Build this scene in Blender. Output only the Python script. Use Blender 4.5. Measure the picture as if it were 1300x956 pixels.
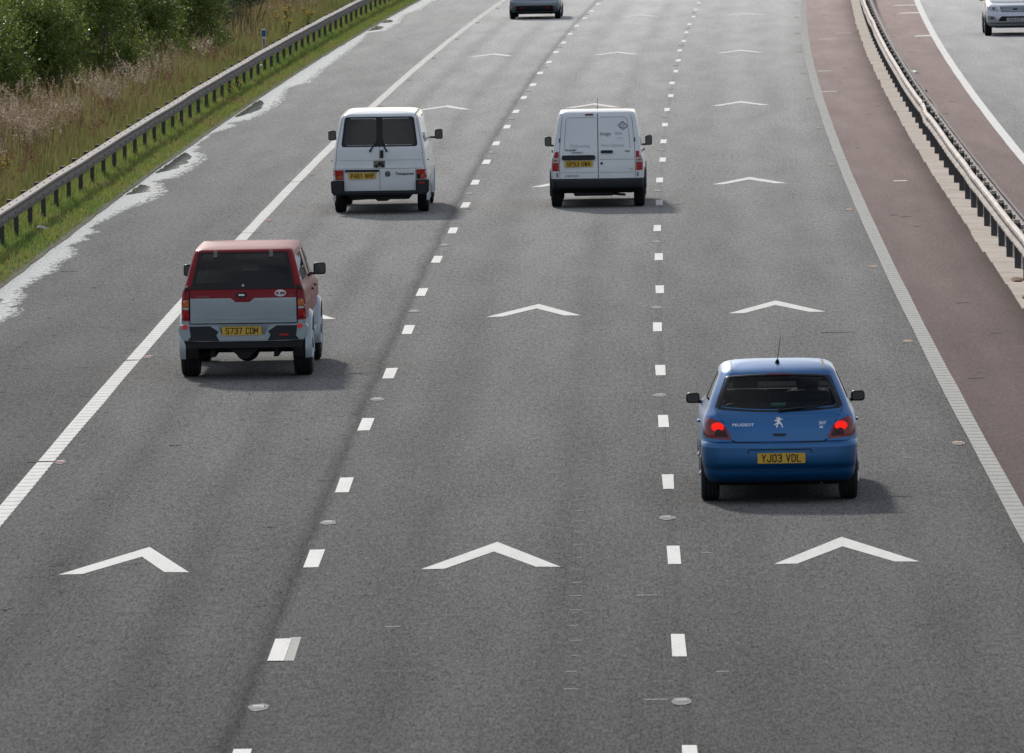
import bpy, bmesh, math, random
import numpy as np
from mathutils import Vector, Matrix
from mathutils.bvhtree import BVHTree
R = math.radians
for o in list(bpy.data.objects): bpy.data.objects.remove(o)
SC = bpy.context.scene
COL = SC.collection
random.seed(7); RNG = np.random.default_rng(7)

# ------------------------------------------------------------------ camera
CAM = dict(f=10717.372, h=7.892284, pitch=3.791047, yaw=-0.747020, roll=-0.905984, x0=-0.483812, s0=88.414733)
K0, K1, KV = 0.00010468152, 5.617781e-08, -4.46628e-06
ya, pi_, ro = R(CAM['yaw']), R(CAM['pitch']), R(CAM['roll'])
fwd = Vector((math.sin(ya)*math.cos(pi_), math.cos(ya)*math.cos(pi_), -math.sin(pi_)))
rt = Vector((math.cos(ya), -math.sin(ya), 0)); up = rt.cross(fwd)
rt2 = rt*math.cos(ro)+up*math.sin(ro); up2 = -rt*math.sin(ro)+up*math.cos(ro)
cd = bpy.data.cameras.new('camera'); cam = bpy.data.objects.new('camera', cd); COL.objects.link(cam)
M = Matrix((rt2, up2, -fwd)).transposed().to_4x4(); M.translation = Vector((CAM['x0'], -CAM['s0'], CAM['h']))
cam.matrix_world = M
cd.sensor_width = 36.0; cd.lens = 36.0*CAM['f']/1300.0
cd.shift_y = -(478-433)/1300.0
cd.clip_start = 1.0; cd.clip_end = 20000
cd.dof.use_dof = True; cd.dof.focus_distance = 118.0; cd.dof.aperture_fstop = 16.0
SC.camera = cam
# ------------------------------------------------------------------ sky and sun
SUN_EL, SUN_AZ = 34.0, -17.0      # azimuth clockwise from +Y
w = bpy.data.worlds.new('World'); SC.world = w; w.use_nodes = True
nt = w.node_tree; sky = nt.nodes.new('ShaderNodeTexSky'); sky.sky_type = 'NISHITA'
sky.sun_disc = False; sky.sun_elevation = R(SUN_EL); sky.sun_rotation = R(SUN_AZ)
sky.air_density = .75; sky.dust_density = .8; sky.ozone_density = 1.0
bg = nt.nodes['Background']
# broken bright cloud over the blue
wc = nt.nodes.new('ShaderNodeTexCoord'); wm = nt.nodes.new('ShaderNodeMapping'); wm.inputs['Scale'].default_value = (1, 1, 3.2); nt.links.new(wc.outputs['Generated'], wm.inputs['Vector'])
wn = nt.nodes.new('ShaderNodeTexNoise'); wn.inputs['Scale'].default_value = 2.3; wn.inputs['Detail'].default_value = 6; nt.links.new(wm.outputs[0], wn.inputs['Vector'])
wr = nt.nodes.new('ShaderNodeValToRGB'); wr.color_ramp.elements[0].position = .40; wr.color_ramp.elements[0].color = (.15, .15, .15, 1); wr.color_ramp.elements[1].position = .62; wr.color_ramp.elements[1].color = (.75, .75, .75, 1); nt.links.new(wn.outputs['Fac'], wr.inputs['Fac'])
wx = nt.nodes.new('ShaderNodeMix'); wx.data_type = 'RGBA'; nt.links.new(wr.outputs['Color'], wx.inputs[0]); nt.links.new(sky.outputs[0], wx.inputs[6]); wx.inputs[7].default_value = (6.7, 6.75, 6.8, 1)
nt.links.new(wx.outputs[2], bg.inputs[0]); bg.inputs[1].default_value = 0.115
sl = bpy.data.lights.new('sun', 'SUN'); sl.energy = 3.0; sl.angle = R(4.0); sl.color = (1, .96, .90)
so = bpy.data.objects.new('sun', sl); COL.objects.link(so)
sd = Vector((math.sin(R(SUN_AZ))*math.cos(R(SUN_EL)), math.cos(R(SUN_AZ))*math.cos(R(SUN_EL)), math.sin(R(SUN_EL))))
so.rotation_euler = sd.to_track_quat('Z', 'Y').to_euler(); so.location = sd*50
SC.view_settings.view_transform = 'Standard'; SC.view_settings.look = 'None'
SC.view_settings.exposure = 0.0; SC.view_settings.gamma = 1.0
SC.render.engine = 'CYCLES'

# ------------------------------------------------------------------ materials
def mat(name, col=(.5,.5,.5), rough=.5, metal=0.0, coat=0.0, spec=None, emit=None, es=0.0, noise=None, bump=None, trans=0.0, coatr=.05):
    """noise = (scale, amount, col2) in object metres; bump = (scale, strength, distance)"""
    m = bpy.data.materials.new(name); m.use_nodes = True; n = m.node_tree; b = n.nodes['Principled BSDF']
    b.inputs['Base Color'].default_value = (*col, 1); b.inputs['Roughness'].default_value = rough
    b.inputs['Metallic'].default_value = metal; b.inputs['Coat Weight'].default_value = coat; b.inputs['Coat Roughness'].default_value = coatr
    if spec is not None: b.inputs['Specular IOR Level'].default_value = spec
    if emit: b.inputs['Emission Color'].default_value = (*emit, 1); b.inputs['Emission Strength'].default_value = es
    if noise or bump:
        tc = n.nodes.new('ShaderNodeTexCoord')
    if noise:
        sc_, amt, c2 = noise
        t = n.nodes.new('ShaderNodeTexNoise'); t.inputs['Scale'].default_value = sc_; t.inputs['Detail'].default_value = 6; t.inputs['Roughness'].default_value = .65
        n.links.new(tc.outputs['Object'], t.inputs['Vector'])
        rp = n.nodes.new('ShaderNodeValToRGB'); rp.color_ramp.elements[0].position = .35; rp.color_ramp.elements[1].position = .7
        rp.color_ramp.elements[0].color = (*col, 1)
        rp.color_ramp.elements[1].color = (*[col[i]*(1-amt)+c2[i]*amt for i in range(3)], 1)
        n.links.new(t.outputs['Fac'], rp.inputs['Fac']); n.links.new(rp.outputs['Color'], b.inputs['Base Color'])
    if bump:
        t2 = n.nodes.new('ShaderNodeTexNoise'); t2.inputs['Scale'].default_value = bump[0]; t2.inputs['Detail'].default_value = 4
        n.links.new(tc.outputs['Object'], t2.inputs['Vector'])
        bp = n.nodes.new('ShaderNodeBump'); bp.inputs['Strength'].default_value = bump[1]; bp.inputs['Distance'].default_value = bump[2]
        n.links.new(t2.outputs['Fac'], bp.inputs['Height']); n.links.new(bp.outputs['Normal'], b.inputs['Normal'])
    return m

def glass_mat(name, tint, gloss=1.0, ior=1.5):
    m = bpy.data.materials.new(name); m.use_nodes = True; n = m.node_tree; n.nodes.clear()
    out = n.nodes.new('ShaderNodeOutputMaterial'); mx = n.nodes.new('ShaderNodeMixShader')
    tr = n.nodes.new('ShaderNodeBsdfTransparent'); tr.inputs[0].default_value = (*tint, 1)
    gl = n.nodes.new('ShaderNodeBsdfGlossy'); gl.inputs['Roughness'].default_value = .03; gl.inputs[0].default_value = (gloss, gloss, gloss, 1)
    fr = n.nodes.new('ShaderNodeFresnel'); fr.inputs[0].default_value = ior
    n.links.new(fr.outputs[0], mx.inputs[0]); n.links.new(tr.outputs[0], mx.inputs[1]); n.links.new(gl.outputs[0], mx.inputs[2])
    n.links.new(mx.outputs[0], out.inputs[0]); return m

class NT:
    """small node helper"""
    def __init__(s, name):
        s.m = bpy.data.materials.new(name); s.m.use_nodes = True; s.n = s.m.node_tree; s.b = s.n.nodes['Principled BSDF']
    def new(s, t, **k):
        x = s.n.nodes.new(t)
        for a, v in k.items(): setattr(x, a, v)
        return x
    def link(s, a, b): s.n.links.new(a, b)
    def math(s, op, a, b=None, c=None):
        x = s.new('ShaderNodeMath', operation=op)
        for i, v in enumerate((a, b, c)):
            if v is None: continue
            if isinstance(v, (int, float)): x.inputs[i].default_value = v
            else: s.link(v, x.inputs[i])
        return x.outputs[0]
    def noise(s, vec, scale, detail=4, rough=.6):
        t = s.new('ShaderNodeTexNoise'); t.inputs['Scale'].default_value = scale; t.inputs['Detail'].default_value = detail; t.inputs['Roughness'].default_value = rough
        s.link(vec, t.inputs['Vector']); return t.outputs['Fac']
    def mapping(s, vec, scale):
        t = s.new('ShaderNodeMapping'); t.inputs['Scale'].default_value = scale; s.link(vec, t.inputs['Vector']); return t.outputs[0]
    def ramp(s, fac, stops):
        t = s.new('ShaderNodeValToRGB'); e = t.color_ramp.elements
        while len(e) < len(stops): e.new(.5)
        for i, (p, c) in enumerate(stops):
            e[i].position = p; e[i].color = (*c, 1) if isinstance(c, tuple) else (c, c, c, 1)
        s.link(fac, t.inputs['Fac']); return t.outputs['Color']
    def mix(s, fac, a, b, mode='MIX'):
        t = s.new('ShaderNodeMix', data_type='RGBA', blend_type=mode)
        for i, v in ((0, fac), (6, a), (7, b)):
            if isinstance(v, (int, float)): t.inputs[i].default_value = v if i == 0 else (v, v, v, 1)
            elif isinstance(v, tuple): t.inputs[i].default_value = (*v, 1)
            else: s.link(v, t.inputs[i])
        return t.outputs[2]
    def bump(s, h, strength, dist):
        t = s.new('ShaderNodeBump'); t.inputs['Strength'].default_value = strength; t.inputs['Distance'].default_value = dist
        s.link(h, t.inputs['Height']); s.link(t.outputs[0], s.b.inputs['Normal'])

def asphalt(name, base, stops, u0, u1, grain=.72, rough=.5, fleck=0.0, ga=.0150, gb=.0020, tint=(1, 1, 1)):
    """UV = (metres across, metres along). stops = multiplicative grey profile across the road."""
    t = NT(name); uv = t.new('ShaderNodeUVMap').outputs[0]
    sx = t.new('ShaderNodeSeparateXYZ'); t.link(uv, sx.inputs[0])
    wob = t.noise(t.mapping(uv, (.0, .35, 0)), 1.0, 3)
    off = t.math('ADD', sx.outputs[0], t.math('MULTIPLY', t.math('SUBTRACT', wob, .5), .16))
    pr = t.ramp(t.math('DIVIDE', t.math('SUBTRACT', off, u0), u1-u0), [((p-u0)/(u1-u0), v) for p, v in stops])
    g1 = t.noise(t.mapping(uv, (42, 5.0, 1)), 1.0, 2, .75)
    g2 = t.noise(t.mapping(uv, (16, 2.2, 1)), 1.0, 3, .7)
    g3 = t.noise(t.mapping(uv, (1.3, .12, 1)), 1.0, 5, .6)
    g4 = t.noise(t.mapping(uv, (5., 1.3, 1)), 1.0, 4, .75)
    f = t.math('ADD', t.math('MULTIPLY', t.math('SUBTRACT', g1, .5), grain*2.6), 1.0)
    f = t.math('ADD', f, t.math('MULTIPLY', t.math('SUBTRACT', g2, .5), grain*1.3))
    f = t.math('ADD', f, t.math('MULTIPLY', t.math('SUBTRACT', g3, .5), .52))
    if fleck:
        fl = t.math('MULTIPLY', t.math('SUBTRACT', t.math('MAXIMUM', g4, .60), .60), -fleck*8)
        lm = t.math('LESS_THAN', sx.outputs[0], -3.7)
        f = t.math('ADD', f, t.math('MULTIPLY', fl, t.math('ADD', t.math('MULTIPLY', lm, .85), .15)))
    f = t.math('MAXIMUM', f, .12)
    c = t.mix(1.0, t.mix(1.0, tuple(base*x for x in tint), f, 'MULTIPLY'), pr, 'MULTIPLY')
    t.link(c, t.b.inputs['Base Color'])
    rr = t.math('ADD', t.math('ADD', t.math('MULTIPLY', t.math('SUBTRACT', g1, .5), .42), t.math('MULTIPLY', t.math('SUBTRACT', g3, .5), .05)), t.math('ADD', t.math('MULTIPLY', t.math('SUBTRACT', .5, g2), .16), rough))
    prs = t.new('ShaderNodeRGBToBW'); t.link(pr, prs.inputs[0]); rr = t.math('ADD', rr, t.math('MULTIPLY', t.math('SUBTRACT', 1.0, prs.outputs[0]), .08))
    t.link(t.math('MAXIMUM', rr, .06), t.b.inputs['Roughness']); t.b.inputs['Specular IOR Level'].default_value = .0
    t.bump(t.math('ADD', g1, t.math('MULTIPLY', g2, .8)), .05, .010)
    # base colour rises towards grazing views: the road's sheen put into the colour
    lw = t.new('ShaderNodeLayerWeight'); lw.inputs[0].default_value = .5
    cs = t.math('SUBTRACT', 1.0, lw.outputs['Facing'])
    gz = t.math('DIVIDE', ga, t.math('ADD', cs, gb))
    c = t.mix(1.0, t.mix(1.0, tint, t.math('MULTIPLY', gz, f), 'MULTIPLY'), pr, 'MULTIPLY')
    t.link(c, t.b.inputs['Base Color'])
    return t.m

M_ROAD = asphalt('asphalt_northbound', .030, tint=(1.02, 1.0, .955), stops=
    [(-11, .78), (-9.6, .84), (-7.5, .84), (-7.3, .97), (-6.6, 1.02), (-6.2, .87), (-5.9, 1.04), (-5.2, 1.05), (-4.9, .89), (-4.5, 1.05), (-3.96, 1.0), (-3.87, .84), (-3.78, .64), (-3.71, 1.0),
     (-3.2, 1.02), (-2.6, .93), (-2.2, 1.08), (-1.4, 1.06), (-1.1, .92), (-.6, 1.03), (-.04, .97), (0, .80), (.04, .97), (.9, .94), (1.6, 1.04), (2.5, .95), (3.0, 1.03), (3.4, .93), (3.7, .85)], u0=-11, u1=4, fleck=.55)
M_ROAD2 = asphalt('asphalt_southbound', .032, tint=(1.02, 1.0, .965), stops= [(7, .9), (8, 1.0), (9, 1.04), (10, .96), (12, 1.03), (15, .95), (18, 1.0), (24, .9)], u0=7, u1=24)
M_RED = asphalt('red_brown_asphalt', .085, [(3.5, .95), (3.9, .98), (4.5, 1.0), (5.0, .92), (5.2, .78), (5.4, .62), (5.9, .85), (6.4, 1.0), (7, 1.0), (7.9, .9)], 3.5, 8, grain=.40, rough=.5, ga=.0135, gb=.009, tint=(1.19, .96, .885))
def paint(name, base, dirt, grain):
    t = NT(name); uv = t.new('ShaderNodeUVMap').outputs[0]
    g = t.noise(t.mapping(uv, (50, 7, 1)), 1.0, 4, .75); g2 = t.noise(t.mapping(uv, (6, .9, 1)), 1.0, 4, .7)
    f = t.math('ADD', t.math('MULTIPLY', g, .6), t.math('MULTIPLY', g2, .5))
    c = t.ramp(f, [(.45, tuple(base)), (.57, tuple(x*.93 for x in base)), (.60+grain*.7, tuple(dirt))])
    t.link(c, t.b.inputs['Base Color']); t.b.inputs['Roughness'].default_value = .7
    t.bump(g, .4, .004); return t.m
M_WHITE = paint('white_road_paint', (.66, .65, .61), (.40, .39, .37), .22)
M_WHITE2 = paint('worn_white_road_paint', (.58, .575, .54), (.33, .33, .31), .26)
M_GREYL = paint('grey_worn_edge_line', (.27, .27, .245), (.13, .13, .12), .20)
M_CONC = mat('pale_concrete', (.50, .42, .35), .85, noise=(1.3, .9, (.32, .27, .22)), bump=(40, .3, .004))
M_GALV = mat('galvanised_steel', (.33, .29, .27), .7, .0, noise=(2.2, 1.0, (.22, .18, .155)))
M_GALV2 = mat('weathered_cream_steel', (.46, .40, .35), .65, .0, noise=(1.1, 1.0, (.22, .16, .12)))
M_POST = mat('dark_steel_post', (.055, .06, .065), .6, .3, noise=(6, 1, (.09, .08, .075)))
M_BOLT = mat('dark_bolt', (.03, .028, .026), .5, .5)

# ------------------------------------------------------------------ object helpers
def tag(o, label=None, cat=None, group=None, kind=None):
    if label: o['label'] = label
    if cat: o['category'] = cat
    if group: o['group'] = group
    if kind: o['kind'] = kind
    return o
def empty(name, loc=(0, 0, 0), rz=0.0):
    o = bpy.data.objects.new(name, None); COL.objects.link(o); o.location = loc; o.rotation_euler = (0, 0, rz); o.empty_display_size = .3
    return o
def link_mesh(name, me, m, parent=None, smooth=False, sharp=35):
    if m is not None:
        for x in (m if isinstance(m, (list, tuple)) else [m]): me.materials.append(x)
    o = bpy.data.objects.new(name, me); COL.objects.link(o)
    if parent is not None: o.parent = parent
    if smooth:
        me.polygons.foreach_set('use_smooth', [True]*len(me.polygons)); me.set_sharp_from_angle(angle=R(sharp))
    me.update(); return o
def bm_obj(name, bm, m, parent=None, smooth=False, sharp=35):
    bmesh.ops.recalc_face_normals(bm, faces=bm.faces[:])
    me = bpy.data.meshes.new(name); bm.to_mesh(me); bm.free()
    return link_mesh(name, me, m, parent, smooth, sharp)
def np_mesh(name, verts, quads, m, parent=None, tone=None, smooth=False):
    me = bpy.data.meshes.new(name); nv, nf = len(verts), len(quads)
    me.vertices.add(nv); me.vertices.foreach_set('co', np.ascontiguousarray(verts, dtype=np.float32).ravel())
    me.loops.add(nf*4); me.loops.foreach_set('vertex_index', np.ascontiguousarray(quads, dtype=np.int32).ravel())
    me.polygons.add(nf); me.polygons.foreach_set('loop_start', np.arange(0, nf*4, 4, dtype=np.int32)); me.polygons.foreach_set('loop_total', np.full(nf, 4, dtype=np.int32))
    if tone is not None:
        a = me.attributes.new('tone', 'FLOAT', 'POINT'); a.data.foreach_set('value', np.ascontiguousarray(tone, dtype=np.float32))
    me.update(calc_edges=True)
    return link_mesh(name, me, m, parent, smooth)
def copy_tree(o, parent=None):
    c = o.copy(); COL.objects.link(c); c.parent = parent
    for ch in o.children: copy_tree(ch, c)
    return c
def box(bm, x0, x1, y0, y1, z0, z1, bev=0.0):
    r = bmesh.ops.create_cube(bm, size=1.0)
    for v in r['verts']: v.co = Vector(((x0+x1)/2+v.co.x*(x1-x0), (y0+y1)/2+v.co.y*(y1-y0), (z0+z1)/2+v.co.z*(z1-z0)))
    if bev:
        es = list({e for v in r['verts'] for e in v.link_edges})
        bmesh.ops.bevel(bm, geom=es, offset=bev, segments=2, affect='EDGES', profile=.6)
def tube(bm, a, b, r0, r1=None, n=8):
    a, b = Vector(a), Vector(b); r1 = r0 if r1 is None else r1
    q = (b-a).to_track_quat('Z', 'Y'); ra, rb = [], []
    for i in range(n):
        t = 2*math.pi*i/n; d = q @ Vector((math.cos(t), math.sin(t), 0))
        ra.append(bm.verts.new(a+d*r0)); rb.append(bm.verts.new(b+d*r1))
    for i in range(n): bm.faces.new((ra[i], ra[(i+1) % n], rb[(i+1) % n], rb[i]))
    bm.faces.new(ra[::-1]); bm.faces.new(rb)

# ------------------------------------------------------------------ road frame: s metres along, off metres to the right
def zroad(s): s = min(max(s, -120), 260); return KV*s*s/2
def road(s, off, z=0.0):
    th = K0*s+K1*s*s/2
    return Vector((K0*s*s/2+K1*s**3/6+off*math.cos(th), s-off*math.sin(th), zroad(s)+z))
def heading(s): return -(K0*s+K1*s*s/2)
def road_np(s, off, z):
    th = K0*s+K1*s*s/2; sc_ = np.clip(s, -120, 260)
    return np.stack([K0*s*s/2+K1*s**3/6+off*np.cos(th), s-off*np.sin(th), KV*sc_*sc_/2+z], -1)
def strip(name, s_list, offs_fn, m, z=0.0, parent=None, zfn=None):
    """sheet following the road; offs_fn(s) -> list of offsets across; UV in metres"""
    rows = [offs_fn(s) for s in s_list]; n = len(rows[0]); vs, uvs, fs = [], [], []
    for s, r in zip(s_list, rows):
        for j, o in enumerate(r):
            zz = z if zfn is None else zfn(s, o)
            vs.append(road(s, o, zz)); uvs.append((o, s))
    for i in range(len(s_list)-1):
        for j in range(n-1): fs.append((i*n+j, i*n+j+1, (i+1)*n+j+1, (i+1)*n+j))
    me = bpy.data.meshes.new(name); me.from_pydata(vs, [], fs); ul = me.uv_layers.new(name='UVMap')
    for l in me.loops: ul.data[l.index].uv = uvs[l.vertex_index]
    a = me.attributes.new('edge', 'FLOAT', 'POINT'); a.data.foreach_set('value', [(i % n)/(n-1) for i in range(len(vs))])
    return link_mesh(name, me, m, parent)
def decal_poly(name, pts, m, z, parent):
    """painted shape given as (s, off) outline"""
    c = [sum(p[i] for p in pts)/len(pts) for i in (0, 1)]
    me = bpy.data.meshes.new(name); me.from_pydata([road(p[0], p[1], z) for p in pts], [], [list(range(len(pts)))])
    ul = me.uv_layers.new(name='UVMap')
    for l in me.loops: ul.data[l.index].uv = (pts[l.vertex_index][1], pts[l.vertex_index][0])
    return link_mesh(name, me, m, parent)
def fr(a, b, st):
    n = int(round((b-a)/st)); return [a+(b-a)*i/n for i in range(n+1)]
SL = fr(-130, -30, 20)+fr(-25, 300, 2.5)[0:]+fr(320, 900, 20)
def hn(x, k=0):   # smooth 1-d noise
    i = math.floor(x); f = x-i; f = f*f*(3-2*f)
    h = lambda j: (math.sin((j*127.1+k*311.7))*43758.5453) % 1.0
    return h(i)*(1-f)+h(i+1)*f
def edge_grass(s): return -10.43+.05*(hn(s*1.3, 1)-.5)+.04*(hn(s*3.1, 2)-.5)
def oe(s): return 7.44+max(0, (min(s, 300)-85))*0.0024

# ------------------------------------------------------------------ ground and roads
M_FIELD = mat('field_grass', (.05, .075, .02), .95, noise=(.05, 1, (.09, .085, .035)))
M_SOIL = mat('verge_soil', (.07, .085, .03), .95, noise=(.9, 1, (.12, .10, .055)), bump=(8, .6, .05))
def ground():
    bm = bmesh.new(); v = [bm.verts.new((x, y, -.9)) for x, y in ((-6000, -6000), (6000, -6000), (6000, 9000), (-6000, 9000))]; bm.faces.new(v)
    tag(bm_obj('ground', bm, M_FIELD), kind='structure')
ground()
carriage = strip('carriageway', SL, lambda s: [-10.9, -7.4, -3.65, 0, 3.66], M_ROAD, 0); tag(carriage, kind='structure')
opp = strip('opposite_carriageway', SL, lambda s: [oe(s)-.1, 11, 15, 19, 22.5], M_ROAD2, 0); tag(opp, kind='structure')
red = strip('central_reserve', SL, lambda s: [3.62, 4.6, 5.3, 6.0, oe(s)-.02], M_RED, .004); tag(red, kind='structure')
def verge_z(s, o):
    d = -10.4-o
    if d < .02: return .01
    z = .05*min(1, d/.15)+.05*min(1, d/1.2)+.05*(hn(s*.4+o*1.7, 4)-.5)*min(1, d)
    if d > 6: z -= (d-6)*.015
    if d > 34: z -= (d-34)*.06
    return z
verge = strip('grass_verge', fr(-120, 30, 10)+fr(32, 300, 2)+fr(320, 900, 20), lambda s: [edge_grass(s), edge_grass(s)-.12, -11, -11.5, -12.2, -13, -14, -15, -16.5, -18, -20, -23, -28, -36, -50, -60], M_SOIL, zfn=verge_z); tag(verge, kind='structure')
rv = strip('far_verge', SL, lambda s: [22.45, 24, 30, 45, 60], M_SOIL, zfn=lambda s, o: .03-(.8 if o > 50 else 0)); tag(rv, kind='structure')

# ------------------------------------------------------------------ painted markings (parts of the carriageway)
def dash(s, off, wd, ln, m, par=carriage, nm='lane_dash', z=.005):
    j = lambda a: (random.random()-.5)*a
    pts = [(s-ln/2+j(.05), off-wd/2+j(.012)), (s-ln/2+j(.05), off+wd/2+j(.012)), (s+ln/2+j(.05), off+wd/2+j(.012)), (s+ln/2+j(.05), off-wd/2+j(.012))]
    return decal_poly(nm, pts, m, z, par)
for k in range(-1, 39):
    for s0_, off in ((-11.5, -3.65), (-11.69, 0.0)):
        sh = .05*(random.random()-.5)
        if k == 0 and off < -1:      # repainted mark beside its pale ghost
            dash(-11.5, -3.55, .10, 2.1, M_GREYL); dash(-11.6, -3.66, .145, 2.0, M_WHITE, z=.009)
        else: dash(s0_+9*k, off+sh, .15 if off < -1 else .13, 2.0, M_WHITE)
for k in range(-1, 30):
    for off in (12.0, 15.65): dash(-8+9*k, off+.05, .16, 2.0, M_WHITE, opp)
def chevron(s, off, m, wl=.735, wr=.67):
    j = lambda a: (random.random()-.5)*a
    wl += j(.03); wr += j(.03); d, t = 2.95, 1.1
    pts = [(s, off), (s-d, off-wl), (s-d+.03, off-wl+.24), (s-t, off-.02), (s-d+.1, off+wr-.25), (s-d+.05, off+wr)]
    me = bpy.data.meshes.new('chevron_marking'); me.from_pydata([road(p[0], p[1], .004) for p in pts], [], [(0, 1, 2, 3), (0, 3, 4, 5)])
    ul = me.uv_layers.new(name='UVMap')
    for l in me.loops: ul.data[l.index].uv = (pts[l.vertex_index][1], pts[l.vertex_index][0])
    link_mesh('chevron_marking', me, m, carriage)
for k in range(-1, 7):
    for off in (-5.43, -1.81, 1.77): chevron(-.92+40*k, off, M_WHITE2, *((.76, .545) if k == 0 and off < -5 else (.76, .715) if off > 0 else ()))
# solid edge lines with raised ribs
def ribbed(name, offn, wd, m, par, rib=True, z=.004):
    strip(name, fr(-40, 420, 4), lambda s: [offn(s)-wd/2+.012*(hn(s, 8)-.5), offn(s)+wd/2+.012*(hn(s, 9)-.5)], m, z, par)
    if not rib: return
    vs, qs, uvs = [], [], []
    for i in range(560):
        s = -25+.5*i; o = offn(s); a = len(vs)
        for ds, dz in ((-.09, .006), (-.03, .011), (.03, .011), (.09, .006)):
            for x in (o-wd*.46, o+wd*.46): vs.append(road(s+ds, x, dz+z-.004)); uvs.append((x, s+ds))
        for k in range(3): qs.append((a+2*k, a+2*k+1, a+2*k+3, a+2*k+2))
    me = bpy.data.meshes.new('edge_line_ribs'); me.from_pydata(vs, [], qs); ul = me.uv_layers.new(name='UVMap')
    for l in me.loops: ul.data[l.index].uv = uvs[l.vertex_index]
    link_mesh('edge_line_ribs', me, m, par)
ribbed('left_edge_line', lambda s: -7.28, .20, M_WHITE2, carriage)
ribbed('right_edge_line', lambda s: 3.715, .205, M_GREYL, red, z=.009)
ribbed('edge_line', oe, .20, M_WHITE, opp, False, z=.009)
# road studs and worn ticks
M_STUD = mat('stud_casing', (.30, .31, .31), .5, .2, noise=(30, 1, (.2, .2, .2)))
M_SCUFF = mat('pale_scuffed_asphalt', (.20, .20, .195), .8, noise=(20, 1, (.1, .1, .1)))
M_AMB = mat('amber_reflector', (.75, .36, .10), .3); M_REDR = mat('red_reflector', (.45, .08, .08), .3)
def stud(s, off, par, face=None, scuff=.32, nm='road_stud'):
    bm = bmesh.new()
    n = 14; c = road(s, off, .006); rim = []
    for i in range(n):
        t = 2*math.pi*i/n; k = .85+.25*random.random()
        rim.append(bm.verts.new(road(s+.30*math.sin(t)*k, off+scuff*.5*math.cos(t)*k, .006)))
    f = bm.faces.new(rim); f.material_index = 1
    a = [bm.verts.new(road(s+ds, off+dx, dz)) for ds, dx, dz in ((-.07, -.055, .008), (-.07, .055, .008), (.07, .055, .008), (.07, -.055, .008), (-.035, -.045, .022), (-.035, .045, .022), (.035, .045, .022), (.035, -.045, .022))]
    for q in ((4, 5, 6, 7), (0, 1, 5, 4), (1, 2, 6, 5), (2, 3, 7, 6), (3, 0, 4, 7)): 
        ff = bm.faces.new([a[i] for i in q]); ff.material_index = 2 if (face and q == (0, 1, 5, 4)) else 0
    return bm_obj(nm, bm, [M_STUD, M_SCUFF, face or M_STUD], par)
for k in range(-1, 13):
    stud(1.65+18.05*k, -.03, carriage, scuff=.19); stud(1.65+18.05*k, -3.66, carriage, scuff=.19)
for k in range(-1, 13):
    stud(11.2+18.15*k, 3.47, carriage, M_AMB, .17, 'amber_stud'); stud(10.3+18.15*k, -7.10, carriage, M_REDR, .14, 'red_stud')
def tick(s, off, wd, ln=.12):
    decal_poly('worn_tick', [(s-ln/2, off-wd/2), (s-ln/3, off+wd/2), (s+ln/2, off+wd*.45), (s+ln/2, off-wd*.4)], M_SCUFF, .003, carriage)
for i in range(22): tick(-15.2+1.38*i+random.uniform(-.1, .1), -.97+random.uniform(-.02, .02), random.uniform(.07, .15), .07)
for s, o, w_ in ((-6.9, -.28, .22), (-16.2, -.25, .22), (14.2, -.15, .2), (20.5, -.22, .2), (-9.6, -2.68, .16), (30, -.12, .18), (33, -.3, .2), (-2.5, .35, .12), (100, -.3, .5), (120, -.25, .45), (134, -.2, .5), (9.2, 2.83, .18), (-14, .35, .12)):
    tick(s, o, w_, .09)
for s, o, w_ in ((139.6, 4.06, .42), (124.5, 4.0, .42), (76.4, 4.69, .28), (174, 4.9, .5), (168, 4.4, .6)): 
    decal_poly('paint_smear', [(s-.2, o-w_/2), (s-.15, o+w_/2), (s+.2, o+w_*.45), (s+.15, o-w_*.45)], M_WHITE2, .009, red)
for s, w_ in ((206, .9), (196, .8), (170, .55)): decal_poly('paint_smear', [(s-.7, oe(s)-.1-w_), (s-.5, oe(s)-.1), (s+.8, oe(s)-.1), (s+.3, oe(s)-.2-w_*.6)], M_WHITE2, .006, opp)
M_CRACK = mat('dark_crack', (.012, .012, .012), .9)
for s, o0, o1 in ((49.6, -9.8, -9.5), (10.4, -7.5, -7.1), (27.8, -7.4, -7.15), (12.6, -5.95, -5.8), (60.6, -7.5, -7.0), (79.8, -7.5, -7.1), (31.5, 2.3, 2.75)):
    decal_poly('road_crack', [(s-.06, o0), (s-.03, o1), (s+.03, o1), (s+.05, o0)], M_CRACK, .007 if False else .0105, carriage)
for i in range(30):
    s = random.uniform(20, 200); o = random.choice((random.uniform(4.0, 5.2), random.uniform(6.2, 7.2))); w_ = random.uniform(.05, .25)
    decal_poly('road_crack', [(s-.12, o), (s-.05, o+w_), (s+.08, o+w_*.8), (s+.1, o+.02)], M_CRACK, .008, red)

# concrete footing slabs under the central barrier
def slabs():
    bm = bmesh.new(); s = -60.0
    while s < 400:
        ln = 3.0; e = 5.38+.02*(hn(s*.7, 5)-.5)*2
        p = [road(s+a, o, z) for z in (.0, .022) for a, o in ((.02, e), (.02, 6.02), (ln-.02, 6.02), (ln-.02, e+.015))]
        v = [bm.verts.new(x) for x in p]
        bm.faces.new(v[4:8]); 
        for i in range(4): bm.faces.new((v[i], v[(i+1) % 4], v[4+(i+1) % 4], v[4+i]))
        s += ln
    return bm_obj('footing_strip', bm, M_CONC, red)
slabs()

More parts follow.
